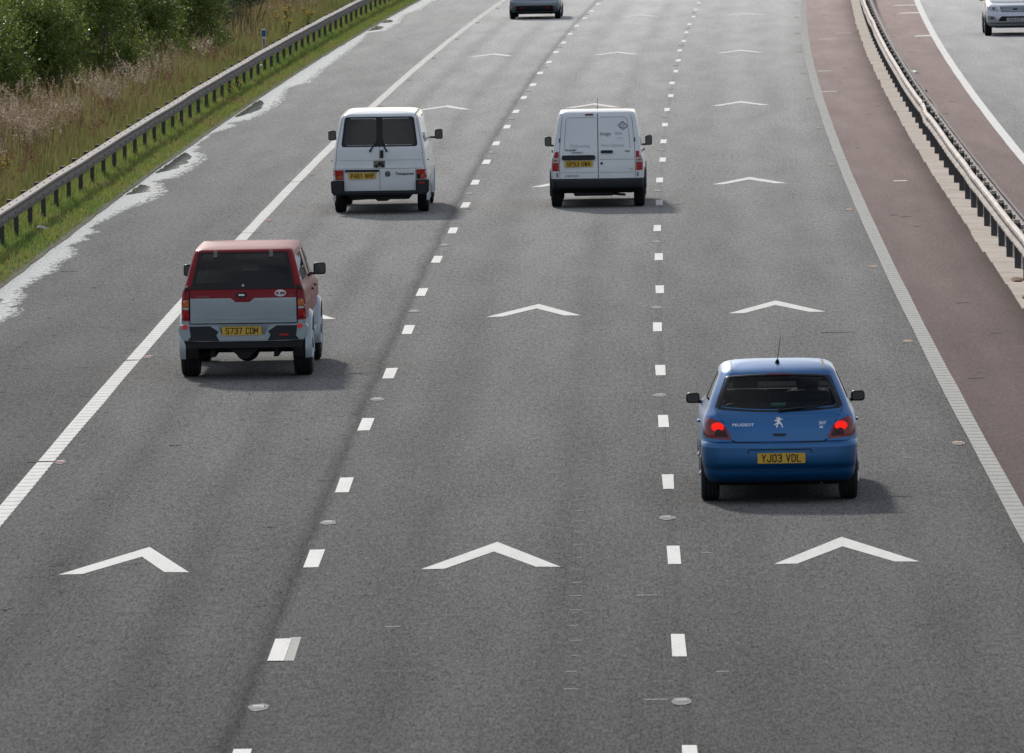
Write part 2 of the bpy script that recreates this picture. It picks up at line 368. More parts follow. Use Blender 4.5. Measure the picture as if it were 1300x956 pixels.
# ------------------------------------------------------------------ wet margin and puddles
OUT = [(-60,-10.1),(-40,-9.9),(-25,-10.2),(-12,-9.9),(0,-10.1),(12,-9.8),(18,-10.1),(25,-9.9),(36.9,-9.77),(39.3,-9.65),(40.5,-9.83),(43.1,-9.89),(44.7,-10.10),(47.9,-10.03),(49.9,-9.89),(52.1,-9.99),(54.2,-9.90),(56.3,-10.03),(57.3,-10.28),(59.1,-10.00),(60.4,-10.22),(61.8,-9.98),(63.3,-10.30),(66.2,-10.14),(69.7,-10.01),(73.5,-9.69),(76.3,-9.67),(79.9,-9.97),(81.0,-10.20),(82.5,-9.85),(85.7,-9.74),(90.3,-9.72),(93.4,-9.93),(94.7,-10.22),(97.2,-10.21),(98.2,-10.38),(104.4,-10.36),(106.4,-10.19),(108.5,-10.05),(110.0,-10.33),(111.6,-9.97),(115.0,-9.79),(120.4,-9.72),(124.5,-9.78),(132.8,-10.11),(136.9,-9.71),(147.0,-9.83),(159.1,-9.91),(173.2,-10.05),(182.3,-10.27),(183.6,-9.77),(193.7,-9.74),(203.6,-10.08),(208.9,-9.78),(225,-9.85),(250,-10.1),(280,-9.9),(300,-10.3)]
def wet_out(s):
    for (a, x), (b, y) in zip(OUT, OUT[1:]):
        if a <= s <= b:
            t = (s-a)/(b-a); return x+(y-x)*t+.07*(hn(s*2.3, 11)-.5)
    return -10.3
def wetmat():
    t = NT('wet_asphalt'); uv = t.new('ShaderNodeUVMap').outputs[0]
    g = t.noise(t.mapping(uv, (26, 5, 1)), 1.0, 3, .75); g2 = t.noise(t.mapping(uv, (4, .9, 1)), 1.0, 5, .7)
    t.link(t.ramp(t.math('ADD', t.math('MULTIPLY', g, .6), t.math('MULTIPLY', g2, .4)), [(.3, (.06, .06, .055)), (.7, (.30, .29, .27))]), t.b.inputs['Base Color'])
    t.link(t.math('MAXIMUM', t.math('ADD', t.math('MULTIPLY', t.math('SUBTRACT', .5, g), .8), .23), .11), t.b.inputs['Roughness']); t.b.inputs['Specular IOR Level'].default_value = .85
    t.bump(g, .35, .006)
    e = t.new('ShaderNodeAttribute', attribute_name='edge').outputs['Fac']
    gg = t.noise(t.mapping(uv, (9, 2.0, 1)), 1.0, 5, .8)
    al = t.math('ADD', t.math('MULTIPLY', t.math('SUBTRACT', 1.0, e), 3.0), t.math('MULTIPLY', t.math('SUBTRACT', gg, .47), 7.0)); t.b.inputs['Alpha'].default_value = 1
    c1 = t.new('ShaderNodeClamp'); t.link(al, c1.inputs[0]); t.link(c1.outputs[0], t.b.inputs['Alpha']); return t.m
M_WET = wetmat()
sw = fr(-60, 299, .35)
tag(strip('wet_margin', sw, lambda s: [edge_grass(s)-.02, (edge_grass(s)+wet_out(s))/2, wet_out(s)+.06], M_WET, .004), kind='structure')
M_PUD = mat('puddle_water', (.03, .045, .06), .05, 0, spec=1.0)
for sa, sb in ((75.4, 79.6), (84.4, 94.2), (40.5, 42.6), (113.5, 124.4), (184, 190), (193, 197)):
    ss = fr(sa, sb, .3)
    def pf(s, sa=sa, sb=sb):
        t = (s-sa)/(sb-sa); w_ = math.sin(math.pi*min(1, max(0, t)))**.7*.36*(.85+.3*hn(s*2, 3)); e = edge_grass(s)+.05
        return [e, e+w_*.5, e+w_]
    tag(strip('puddle', ss, pf, M_PUD, .008), kind='structure')

# ------------------------------------------------------------------ barriers
def sweep(name, prof, ss, offn, m, parent, closed=True, dz=None, smooth=False, toff=0.0):
    bm = bmesh.new(); rows = []
    for s in ss:
        zz = dz(s) if dz else 0.0; oo = offn(s)
        rows.append([bm.verts.new(road(s, oo+px, pz+zz)) for px, pz in prof])
    n = len(prof)
    for a, b in zip(rows, rows[1:]):
        for j in range(n if closed else n-1): bm.faces.new((a[j], a[(j+1) % n], b[(j+1) % n], b[j]))
    if closed: bm.faces.new(rows[0]); bm.faces.new(rows[-1][::-1])
    return bm_obj(name, bm, m, parent, smooth)
def offset_profile(p, t):
    out = []
    for i, (x, z) in enumerate(p):
        a = p[max(0, i-1)]; b = p[min(len(p)-1, i+1)]; dx, dz = b[0]-a[0], b[1]-a[1]; L = math.hypot(dx, dz) or 1
        out.append((x-dz/L*t, z+dx/L*t))
    return out
POST1 = None
def i_post(parent, s, off, h, wd=.10, dp=.12, base=-.15):
    """rolled steel post, shared mesh"""
    global POST1
    key = (h, wd, dp)
    if POST1 is None: POST1 = {}
    if key not in POST1:
        bm = bmesh.new(); box(bm, -wd/2, wd/2, -dp/2, -dp/2+.012, base, h); box(bm, -wd/2, wd/2, dp/2-.012, dp/2, base, h); box(bm, -.008, .008, -dp/2+.013, dp/2-.013, base, h)
        me = bpy.data.meshes.new('post'); bm.to_mesh(me); bm.free(); me.materials.append(M_POST); POST1[key] = me
    o = bpy.data.objects.new('post', POST1[key]); COL.objects.link(o); o.parent = parent
    p = road(s, off); o.location = p; o.rotation_euler = (0, 0, heading(s)); return o
def bolts(parent, pts, r=.02):
    """100 nearest as parts of their own, the rest as one"""
    pts = sorted(pts, key=lambda q: (q[0]-cam.location).length if q[0].y > 40 else 1e4)
    for p, nrm in pts[:100]:
        key = tuple(round(a, 2) for a in nrm)
        if (key, r) not in BOLT:
            bm = bmesh.new(); tube(bm, (0, 0, 0), nrm*.014, r, r*.8, 6); me = bpy.data.meshes.new('bolt'); bm.to_mesh(me); bm.free(); me.materials.append(M_BOLT); BOLT[(key, r)] = me
        o = bpy.data.objects.new('bolt', BOLT[(key, r)]); COL.objects.link(o); o.parent = parent; o.location = p
    bm = bmesh.new()
    for p, nrm in pts[100:]: tube(bm, p, p+nrm*.014, r, r*.8, 6)
    return tag(bm_obj('bolts', bm, M_BOLT, parent), kind='stuff')
BOLT = {}
def shared_boxes(name, pts, dims, m, parent, bev=0):
    bm = bmesh.new(); box(bm, -dims[0], dims[0], -dims[1], dims[1], -dims[2], dims[2], bev); me = bpy.data.meshes.new(name); bm.to_mesh(me); bm.free(); me.materials.append(m)
    for p in pts: o = bpy.data.objects.new(name, me); COL.objects.link(o); o.parent = parent; o.location = p
def extra_posts(parent, offs, ss, h):
    """posts outside the picture at both ends, one mesh"""
    bm = bmesh.new()
    for s in ss:
        for o in offs: p = road(s, o); box(bm, p.x-.045, p.x+.045, p.y-.06, p.y+.06, -.1, h)
    tag(bm_obj('end_posts', bm, M_POST, parent), kind='stuff')
# left verge: open box beam, flat top flange with bolts, deep face
lb = empty('safety_barrier', road(100, -11.2)); lb.location = (0, 0, 0)
tag(lb, 'long weathered grey box-beam crash barrier on posts along the left grass verge', 'crash barrier')
bend = lambda s: -11.24+.015*(hn(s*.16, 21)-.5)*2
box_prof = [(0, .755), (.15, .745), (.165, .725), (.155, .67), (.175, .60), (.17, .535), (.14, .53), (.14, .60), (.12, .66), (.135, .715), (.0, .73)]
ssl = fr(-60, 420, 1.6)
M_GALVD = mat('shaded_brown_steel', (.13, .11, .10), .7, .0, noise=(3, 1.0, (.09, .07, .06)))
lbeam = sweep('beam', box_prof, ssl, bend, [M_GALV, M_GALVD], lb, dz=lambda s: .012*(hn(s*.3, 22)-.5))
for p_ in lbeam.data.polygons: p_.material_index = 0 if p_.normal.z > .6 else 1  # darker brown on all but upward faces; shade painted into the weathered colour
for k in range(98): i_post(lb, 13.6+3.2*k, -11.19, .60, .075, .12)
extra_posts(lb, [-11.19], [13.6-3.2*k for k in range(1, 22)]+[327.2+3.2*k for k in range(1, 28)], .60)
bp = []
for k in range(98):
    s = 13.6+3.2*k
    bp.append((road(s, bend(s)+.075, .752), Vector((0, 0, 1)))); bp.append((road(s+1.6, bend(s)+.075, .752), Vector((0, 0, 1))))
    bp.append((road(s, bend(s)+.172, .62), Vector((1, 0, 0)))); bp.append((road(s+1.6, bend(s)+.172, .62), Vector((1, 0, 0))))
bolts(lb, bp, .016)
shared_boxes('post_bracket', [road(13.6+3.2*k, -11.30, .66) for k in range(98)], (.045, .06, .11), M_POST, lb)
# central double sided corrugated barrier
cb = empty('safety_barrier', (0, 0, 0)); tag(cb, 'double-sided corrugated steel crash barrier on dark posts down the central reserve', 'crash barrier')
dent = lambda s: .045*math.exp(-((s-97)/3.0)**2)-.03*math.exp(-((s-92)/2.0)**2)+.02*math.exp(-((s-160)/5)**2)+.012*(hn(s*.3, 31)-.5)
W_ = [(.005, .445), (.0, .455), (-.045, .475), (-.062, .51), (-.045, .545), (.0, .575), (.012, .60), (.0, .625), (-.045, .655), (-.062, .69), (-.045, .725), (.0, .745), (.012, .757)]
Wp = W_+[(x+.006, z) for x, z in W_[::-1]]
sc_ = fr(-60, 420, 1.07)
sweep('near_beam', Wp, sc_, lambda s: 5.665+dent(s), M_GALV2, cb, dz=lambda s: .02*(hn(s*.25, 33)-.5)-.04*math.exp(-((s-96)/2.5)**2), smooth=True)
Wm = [(-x, z) for x, z in Wp]
sweep('far_beam', Wm, sc_, lambda s: 5.90+dent(s)*.4, M_GALV, cb, dz=lambda s: .015*(hn(s*.3, 35)-.5), smooth=True)
for k in range(97): i_post(cb, 23.9+3.2*k, 5.745, .74, .10, .13)
extra_posts(cb, [5.745], [23.9-3.2*k for k in range(1, 25)]+[331.1+3.2*k for k in range(1, 27)], .74)
bp = []
for k in range(97):
    for ds in (0, 1.6):
        s = 23.9+3.2*k+ds
        for zz, xx in ((.665, -.055), (.49, -.058), (.64, -.022)): bp.append((road(s, 5.665+dent(s)+xx, zz+.02), Vector((-.8, 0, .6))))
shared_boxes('spacer', [road(39.9+1.6*k, 5.80, .687) for k in range(100)], (.05, .05, .028), mat('pale_spacer', (.5, .47, .42), .6), cb, .008); bolts(cb, bp, .013)
# ------------------------------------------------------------------ vegetation
def leafmat(name, stops, transl=.35, rough=.5):
    t = NT(name); a = t.new('ShaderNodeAttribute', attribute_name='tone')
    tc = t.new('ShaderNodeTexCoord'); 
    f = a.outputs['Fac']
    c = t.ramp(f, stops)
    t.link(c, t.b.inputs['Base Color']); t.b.inputs['Roughness'].default_value = rough; t.b.inputs['Specular IOR Level'].default_value = .4
    tr = t.new('ShaderNodeBsdfTranslucent'); t.link(c, tr.inputs[0]); mx = t.new('ShaderNodeMixShader'); mx.inputs[0].default_value = transl
    out = [x for x in t.n.nodes if x.type == 'OUTPUT_MATERIAL'][0]
    t.link(t.b.outputs[0], mx.inputs[1]); t.link(tr.outputs[0], mx.inputs[2]); t.link(mx.outputs[0], out.inputs[0]); return t.m
M_LEAF = leafmat('willow_leaf', [(0, (.05, .085, .018)), (.5, (.13, .19, .035)), (.85, (.24, .28, .06)), (1, (.50, .54, .34))], .5, .4)
M_LEAF2 = leafmat('dark_bush_leaf', [(0, (.022, .040, .014)), (.6, (.05, .085, .022)), (.92, (.10, .13, .04)), (1, (.35, .38, .28))], .25)
M_LEAF3 = leafmat('greygreen_leaf', [(0, (.06, .09, .04)), (.6, (.13, .17, .07)), (1, (.35, .40, .25))], .45, .4)
M_BARK = mat('bark', (.06, .048, .035), .9, noise=(9, 1, (.12, .10, .08)))
def unit(v): return v/np.maximum(np.linalg.norm(v, axis=-1, keepdims=True), 1e-6)
def blades(base, tip, width, bendv=None):
    """base,tip (n,3) -> quads as thin tapering leaves. returns verts (n*4,3)"""
    d = tip-base; r = unit(np.cross(d, RNG.normal(size=d.shape)))*width[:, None]
    mid = base+d*.45 if bendv is None else base+d*.45+bendv
    return np.stack([base, mid+r, tip, mid-r], 1).reshape(-1, 3)
def crown(name, r, h, z0, seed, m, parent, nb=16, spr=85, lv=14, ll=.085, upf=.9):
    rng = np.random.default_rng(seed)
    B = []
    for i in range(nb):
        t = rng.random()**.8; ang = rng.random()*6.283; rad = r*(1-.45*t)*rng.random()**.5*.85
        B.append((math.cos(ang)*rad, math.sin(ang)*rad, z0+(h-z0)*(.08+.84*t), r*rng.uniform(.28, .5)))
    B = np.array(B); n = nb*spr; bi = np.repeat(np.arange(nb), spr)
    d = unit(rng.normal(size=(n, 3))); rr = B[bi, 3]*rng.uniform(.45, 1.12, n)
    o = B[bi, :3]+d*rr[:, None]*np.array([1, 1, .9]); o[:, 2] = np.maximum(o[:, 2], z0+.05*rng.random(n))
    g = unit(d*.6+np.array([0, 0, upf])+rng.normal(size=(n, 3))*.35); L = rng.uniform(.2, .5, n)*min(1.4, .55+r*.3)
    t = np.tile(np.linspace(.08, 1, lv), n); oi = np.repeat(np.arange(n), lv)
    p = o[oi]+g[oi]*(L[oi]*t)[:, None]+rng.normal(size=(n*lv, 3))*.012
    ld = unit(g[oi]*.55+rng.normal(size=(n*lv, 3))); ln = ll*rng.uniform(.6, 1.3, n*lv)*(1.15-.4*t)
    v = blades(p, p+ld*ln[:, None], ln*.24)
    tone = np.clip(rng.normal(.42, .13, n)[oi]+rng.normal(0, .12, n*lv)+(B[bi, 0]*.05)[oi]+.05, 0, .9)
    tone[rng.random(n*lv) < .035] = 1.0
    q = np.arange(len(v)).reshape(-1, 4)
    return np_mesh(name, v, q, m, parent, np.repeat(tone, 4))
def stems(name, r, h, seed, parent, n=9, th=.035):
    rng = random.Random(seed); bm = bmesh.new()
    for i in range(n):
        a = rng.random()*6.28; b0 = Vector((math.cos(a)*r*.12, math.sin(a)*r*.12, -.2)); p = b0; d = Vector((math.cos(a)*rng.uniform(.1, .5), math.sin(a)*rng.uniform(.1, .5), 1)).normalized(); rad = th*rng.uniform(.7, 1.3)
        for k in range(4):
            q = p+d*h*.21; tube(bm, p, q, rad, rad*.72, 6); 
            if k > 0:
                sd_ = Vector((rng.uniform(-1, 1), rng.uniform(-1, 1), .6)).normalized(); tube(bm, q, q+sd_*h*.2, rad*.5, rad*.15, 5)
            p = q; rad *= .72; d = (d+Vector((rng.uniform(-.25, .25), rng.uniform(-.25, .25), .05))).normalized()
    return bm_obj(name, bm, M_BARK, parent)
def bush_proto(nm, r, h, seed, m, **k):
    e = empty(nm); stems('stems', r, h, seed, e); crown('crown', r, h, .15, seed, m, e, **k); return e
def tree_proto(nm, r, h, seed, m, **k):
    e = empty(nm); bm = bmesh.new(); tube(bm, (0, 0, -.3), (.08, .05, h*.35), .16, .11, 10); tube(bm, (.08, .05, h*.35), (-.05, .1, h*.7), .11, .06, 8)
    rr = random.Random(seed)
    for i in range(9):
        a = i*2.4; z = h*(.25+.05*i); tube(bm, (.05, .05, z), (math.cos(a)*r*.7, math.sin(a)*r*.7, z+h*.16), .05, .015, 6)
    bm_obj('trunk', bm, M_BARK, e); crown('crown', r, h, h*.12, seed, m, e, **k); return e
A_ = bush_proto('bush', 1.5, 2.5, 3, M_LEAF, nb=20, spr=95)
B_ = bush_proto('bush', 1.55, 3.0, 11, M_LEAF, nb=24, spr=100, ll=.075)
C_ = bush_proto('bush', 1.3, 3.2, 23, M_LEAF3, nb=18, spr=90, ll=.09)
T_ = tree_proto('tree', 2.4, 6.4, 31, M_LEAF2, nb=34, spr=95, ll=.12, lv=13)
U_ = tree_proto('tree', 2.1, 5.6, 37, M_LEAF, nb=30, spr=95, ll=.10, lv=13)
used = set()
def put(proto, s, off, sc_, rz, label, cat, group):
    o = proto if proto.name not in used else copy_tree(proto); used.add(proto.name)
    p = road(s, off); o.location = (p.x, p.y, p.z+verge_z(s, off)); o.rotation_euler = (0, 0, rz); o.scale = (sc_, sc_, sc_)
    tag(o, label, cat, group); return o
G = 'bushes behind the left crash barrier'
put(A_, 115, -15.0, 1.05, .3, 'green leafy bush at the left edge of the picture, behind the dry grass', 'bush', G)
put(B_, 124.5, -14.35, .98, 1.0, 'rounded bright green bush, the broad one left of the dark gap', 'bush', G)
put(A_, 105, -15.9, .95, 2.2, 'green bush just outside the left edge, partly out of the picture', 'bush', G)
put(B_, 148, -13.6, .86, 3.6, 'mid green upright bush right of the dark gap, standing over the pale plumes', 'bush', G)
put(A_, 138, -14.2, .92, 5.2, 'yellow-green bush between the dark gap and the upright bush', 'bush', G)
put(C_, 159, -13.9, .85, .9, 'green bush right of the upright bush, half hidden by it at the top', 'bush', G)
put(C_, 171, -13.5, .72, .5, 'small grey-green bush farthest right, above the marker post', 'bush', G)
put(C_, 188, -16.3, .95, 2.4, 'dark grey-green bush at the top edge behind the small farthest right bush', 'bush', G)
put(B_, 132, -17.0, 1.0, 4.4, 'green bush in the second row behind the rounded bright bush', 'bush', G)
put(C_, 238, -16.0, 1.1, 3.4, 'bush beyond the top edge of the picture', 'bush', G)
put(B_, 88, -16.6, .95, .2, 'low bush left of the picture behind the nearest dry grass', 'bush', G)
GT = 'trees behind the roadside bushes'
tl = ['dark leafy tree at the top left corner, behind the nearest bushes', 'dark tree shading the gap between the rounded bush and the upright bush', 'dark tree behind the upright mid green bush at the top edge', 'dark tree left of the grey-green bushes at the top edge']
for (s, o, k, rz), l, pr in zip([(130, -19.6, .85, .4), (143, -17.6, .85, 2.0), (160, -17.6, .9, 4.0), (182, -19.2, .9, 5.5)], tl, (T_, T_, U_, T_)): put(pr, s, o, k, rz, l, 'tree', GT)
for s, o, k, rz, pr, l in [(112, -20.6, .9, 1.1, U_, 'tree outside the left edge of the picture, behind the bushes'), (214, -20.5, 1.0, 2.2, U_, 'tree above the top edge, behind the grey-green bushes'), (150, -22.6, 1.0, 3.3, T_, 'tree in the back row behind the dark gap'), (240, -20.2, 1.0, .7, T_, 'farthest tree, above the top edge of the picture'), (90, -22, .95, 4.1, T_, 'nearest tree, outside the left edge of the picture')]:
    put(pr, s, o, k, rz, l, 'tree', GT)
# --- grass
def lim(s): return np.interp(s, [0, 88, 96, 125, 135, 150, 165, 174, 182], [-16.0, -14.0, -13.15, -12.9, -12.6, -12.35, -12.3, -12.9, -17])
def grass(name, n, s0, s1, o0, o1, hfun, m, width, label, tonefn, lean=.35, dens=None, power=1.0):
    s = RNG.uniform(s0, s1, n*2); o = o0+(o1-o0)*RNG.random(n*2)**power
    if dens is not None:
        k = RNG.random(n*2) < dens(s, o); s, o = s[k], o[k]
    s, o = s[:n], o[:n]; n = len(s)
    z = np.array([verge_z(a, b) for a, b in zip(s, o)])
    b = road_np(s, o, z-.02); h = hfun(s, o)*RNG.uniform(.55, 1.15, n)
    d = RNG.normal(size=(n, 3))*lean; d[:, 2] = 1; tip = b+unit(d)*h[:, None]
    bend_ = RNG.normal(size=(n, 3))*h[:, None]*.07; bend_[:, 2] = 0
    v = blades(b, tip, np.full(n, width)*RNG.uniform(.6, 1.4, n), bend_)
    o_ = np_mesh(name, v, np.arange(len(v)).reshape(-1, 4), m, None, np.repeat(np.clip(tonefn(s, o)+RNG.normal(0, .12, n), 0, 1), 4))
    return tag(o_, label, 'grass', kind='stuff')
def n2(s, o, f=1.0, k=0):
    return .5+.25*(np.sin(s*.9*f+k)+np.sin(o*2.3*f+s*.31*f+k*2))*np.cos(s*.37*f-o*1.1*f+k)+.12*np.sin(s*2.9*f+o*3.7+k)
M_GRASS = leafmat('verge_grass_blades', [(0, (.24, .16, .09)), (.22, (.30, .26, .10)), (.4, (.25, .30, .07)), (.6, (.18, .27, .06)), (.85, (.11, .19, .05)), (1, (.07, .12, .035))], .5)
grass('verge_grass', 120000, 30, 240, -10.5, -13.2, lambda s, o: .07+.16*np.clip((-10.55-o), 0, 1)+.08*n2(s, o, 1.7), M_GRASS, .010, 'short green verge grass with dead patches between the road and the crash barrier', lambda s, o: .18+.42*n2(s, o, .8, 2)+.2*np.clip(-10.7-o, 0, .8), .5, power=1.25)
grass('verge_grass_far', 14000, 240, 330, -10.5, -15, lambda s, o: .25+0*s, M_GRASS, .02, 'green verge grass beyond the top of the picture', lambda s, o: .5+0*s)
M_TALL = leafmat('tall_grass_stalks', [(0, (.13, .07, .04)), (.3, (.22, .16, .08)), (.5, (.27, .235, .10)), (.7, (.21, .22, .07)), (1, (.12, .18, .04))], .5)
hT = lambda s, o: np.clip(.45+(-11.7-o)*.50, .35, 1.25)*(.75+.5*n2(s, o, .5, 1))
grass('tall_dry_grass', 95000, 40, 250, -11.55, -16.6, hT, M_TALL, .010, 'tall olive and straw coloured grass stalks behind the left crash barrier', lambda s, o: .84-.22*np.clip(-11.8-o, 0, 3)-.25*n2(s, o, .6, 5), .16, dens=lambda s, o: np.where(o > lim(s), 1, .12))
grass('rough_grass', 24000, 40, 250, -16.5, -27, lambda s, o: .5+0*s, M_TALL, .02, 'rough green grass under the bushes and trees', lambda s, o: .85+0*s, .25)
# seed heads: feathery plumes and rusty dock heads on the tall stalks
def heads(name, n, m, label, hmul, size, nf, dens, tone0, o0=-12.4, o1=-16.4, droop=.6, zf=None):
    s = RNG.uniform(42, 250, n*3); o = RNG.uniform(o1, o0, n*3); k = (RNG.random(n*3) < dens(s, o)) & (o > lim(s)+RNG.normal(0, .12, n*3)); s, o = s[k][:n], o[k][:n]; n = len(s)
    z = np.array([verge_z(a, b) for a, b in zip(s, o)]); h = hT(s, o)*hmul*RNG.uniform(.85, 1.2, n)
    c = road_np(s, o, z+h); ax = unit(np.stack([RNG.normal(0, .35, n), RNG.normal(0, .35, n), np.full(n, 1.0)], -1)); L = size*RNG.uniform(.7, 1.3, n)
    i = np.repeat(np.arange(n), nf); t = np.tile(np.linspace(0, 1, nf), n)
    p = c[i]+ax[i]*(L[i]*t)[:, None]; d = unit(RNG.normal(size=(n*nf, 3))+ax[i]*droop); ln = L[i]*.30*(1.1-t*.7)*RNG.uniform(.5, 1.2, n*nf)
    v = blades(p, p+d*ln[:, None], ln*.20)
    # stalk of each head
    b = road_np(s, o, z); v2 = blades(b, c, np.full(n, .006)); V = np.concatenate([v, v2])
    tn = np.concatenate([np.repeat(np.clip(tone0+RNG.normal(0, .15, n)[i]+RNG.normal(0, .1, n*nf), 0, 1), 4), np.zeros(n*4)])
    return tag(np_mesh(name, V, np.arange(len(V)).reshape(-1, 4), m, None, tn), label, 'grass', kind='stuff')
M_PLUME = leafmat('feathery_plume', [(0, (.12, .08, .045)), (.3, (.24, .165, .10)), (.65, (.39, .31, .23)), (1, (.58, .50, .40))], .45, .8)
M_DOCK = leafmat('rusty_seedhead', [(0, (.12, .06, .03)), (.5, (.24, .12, .07)), (1, (.34, .19, .11))], .3, .8)
heads('feathery_seed_heads', 13000, M_PLUME, 'pinkish beige feathery plumes on the tall dry grass', 1.02, .24, 15, lambda s, o: np.clip((n2(s, o, .45, 3)-.36)*3, .03, 1)*np.where(s > 140, .45, 1), .55)
heads('rusty_seed_heads', 3200, M_DOCK, 'red-brown dock and dead flower heads among the dry grass', .78, .26, 13, lambda s, o: np.clip((n2(s, o, .55, 9)-.50)*4, .02, 1), .45, -12.0, -15.8)
# yellow ragwort plants
M_YEL = mat('yellow_flower', (.75, .48, .03), .7); M_GST = mat('green_stalk', (.07, .11, .03), .7)
def ragwort():
    e = empty('yellow_wildflower'); rr = random.Random(4); a = bmesh.new(); b = bmesh.new()
    for i in range(7):
        x, y, h = rr.uniform(-.15, .15), rr.uniform(-.15, .15), rr.uniform(.35, .6); tube(a, (x*.3, y*.3, 0), (x, y, h), .008, .005, 5)
        for k in range(5):
            px, py, pz = x+rr.uniform(-.07, .07), y+rr.uniform(-.07, .07), h+rr.uniform(-.05, .06); tube(a, (x, y, h*.8), (px, py, pz), .004, .003, 4); tube(b, (px, py, pz), (px, py, pz+.015), .022, .018, 7)
    bm_obj('stalks', a, M_GST, e); bm_obj('flowers', b, M_YEL, e); return e
rg = ragwort(); first = True
RAG = [(171.8, -11.65, 1.1, 'yellow ragwort clump behind the barrier, brightest near the top edge'), (174, -12.3, 1.2, 'yellow ragwort clump left of the brightest one near the top edge'), (170.5, -12.6, 1.0, 'small yellow ragwort left of the two clumps behind the barrier'), (165, -11.9, 1.0, 'low yellow ragwort just above the barrier rail'), (123, -10.98, .7, 'small yellow flowers in the verge grass in front of the barrier'), (127, -11.05, .6, 'tiny yellow flowers in the verge grass, farther of the pair before the barrier'), (71.8, -12.5, .9, 'yellow flowers in the dry grass at the left edge of the picture')]
for s, o, k, l in RAG:
    q = rg if first else copy_tree(rg); first = False
    p = road(s, o); q.location = (p.x, p.y, p.z+verge_z(s, o)+(.35 if o < -11.5 else 0)); q.rotation_euler = (0, 0, s); q.scale = (k, k, k); tag(q, l, 'wildflower', 'yellow wildflowers on the left verge')
# ------------------------------------------------------------------ small roadside things
mp = empty('marker_post', road(152, -11.8)); mp.rotation_euler = (0, 0, heading(152))
tag(mp, 'short white marker post with blue top and red reflector behind the left barrier', 'marker post')
bm = bmesh.new(); box(bm, -.055, .055, -.03, .03, -.2, 1.02, .01); bm_obj('body', bm, mat('marker_white', (.62, .6, .6), .5), mp)
bm = bmesh.new(); box(bm, -.058, .058, -.034, .034, .80, .99, .01); bm_obj('blue_band', bm, mat('marker_blue', (.03, .09, .32), .5), mp)
bm = bmesh.new(); box(bm, -.018, .018, -.040, -.031, .47, .74); bm_obj('reflector', bm, mat('marker_red', (.42, .02, .03), .4), mp)
def crumple(name, s, o, dims, m, label, cat, z=.0):
    rr = random.Random(int(s*10)); bm = bmesh.new(); bmesh.ops.create_icosphere(bm, subdivisions=2, radius=1)
    for v in bm.verts: v.co = Vector((v.co.x*dims[0], v.co.y*dims[1], max(0, v.co.z)*dims[2]))*rr.uniform(.7, 1.15)
    ob = bm_obj(name, bm, m); p = road(s, o); ob.location = (p.x, p.y, p.z+z); return tag(ob, label, cat)
M_LIT = mat('pale_litter', (.6, .6, .58), .5)
crumple('litter', 137.1, 6.41, (.17, .2, .09), M_LIT, 'crumpled white litter on the red surface right of the central barrier', 'litter', .005)
crumple('rubber_scrap', 123.3, 6.35, (.10, .2, .08), mat('black_rubber', (.015, .015, .015), .8), 'black scrap of tyre rubber beside the central barrier', 'tyre scrap', .005)
crumple('litter', 144.9, -11.45, (.16, .2, .10), M_LIT, 'white plastic litter in the grass under the left barrier, below the marker post', 'litter', .16)
crumple('litter', 61, -10.95, (.12, .2, .08), M_LIT, 'pale litter in the grass at the foot of a left barrier post', 'litter', .1)
crumple('leaf_litter', 43.0, 5.58, (.12, .5, .05), mat('orange_leaves', (.22, .10, .03), .9, noise=(20, 1, (.09, .05, .02))), 'orange-brown heap of dead leaves at the foot of a central barrier post', 'leaf litter', .02)
crumple('leaf_litter', 38.5, 5.55, (.10, .4, .05), bpy.data.materials['orange_leaves'], 'small brown leaf heap at the right edge of the picture under the central barrier', 'leaf litter', .02)
# ================================================================== vehicles
# local axes: x right, y forward, origin on the ground under the rear axle
def pchip(xs, ys, x):
    n = len(xs)
    if x <= xs[0]: return ys[0]
    if x >= xs[-1]: return ys[-1]
    h = [xs[i+1]-xs[i] for i in range(n-1)]; d = [(ys[i+1]-ys[i])/h[i] for i in range(n-1)]; m = [0]*n
    m[0] = d[0]; m[-1] = d[-1]
    for i in range(1, n-1):
        if d[i-1]*d[i] > 0: w1 = 2*h[i]+h[i-1]; w2 = h[i]+2*h[i-1]; m[i] = (w1+w2)/(w1/d[i-1]+w2/d[i])
    i = max(j for j in range(n-1) if xs[j] <= x); t = (x-xs[i])/h[i]
    return (2*t**3-3*t*t+1)*ys[i]+(t**3-2*t*t+t)*h[i]*m[i]+(-2*t**3+3*t*t)*ys[i+1]+(t**3-t*t)*h[i]*m[i+1]
def contour(yr, yf, w, cr, bow, bowf, barrel):
    cr = min(cr, w*.9, (yf-yr)*.3); pts = []; nb, nc, ns = 9, 7, 34
    yb = lambda x: yr+bow*(x/w)**2; yfb = lambda x: yf-bowf*(x/w)**2
    for i in range(nb): x = (w-cr)*i/nb; pts.append((x, yb(x)))
    y0 = yb(w-cr); y1 = yfb(w-cr); L = y1-y0-2*cr; ym = (y0+y1)/2
    sx = lambda y: w-barrel*((y-ym)/(y1-y0)*2)**2
    for i in range(nc): a = math.pi/2*i/nc; bx = barrel*(((y0+cr)-ym)/(y1-y0)*2)**2; pts.append((w-cr+(cr-bx)*math.sin(a), y0+cr*(1-math.cos(a))))
    for i in range(ns): y = y0+cr+L*i/ns; pts.append((sx(y), y))
    for i in range(nc): a = math.pi/2*i/nc; bx = barrel*(((y1-cr)-ym)/(y1-y0)*2)**2; pts.append((w-cr+(cr-bx)*math.cos(a), y1-cr*(1-math.sin(a))))
    for i in range(nb+1): x = (w-cr)*(1-i/nb); pts.append((x, yfb(x)))
    return pts+[(-x, y) for x, y in pts[-2:0:-1]]
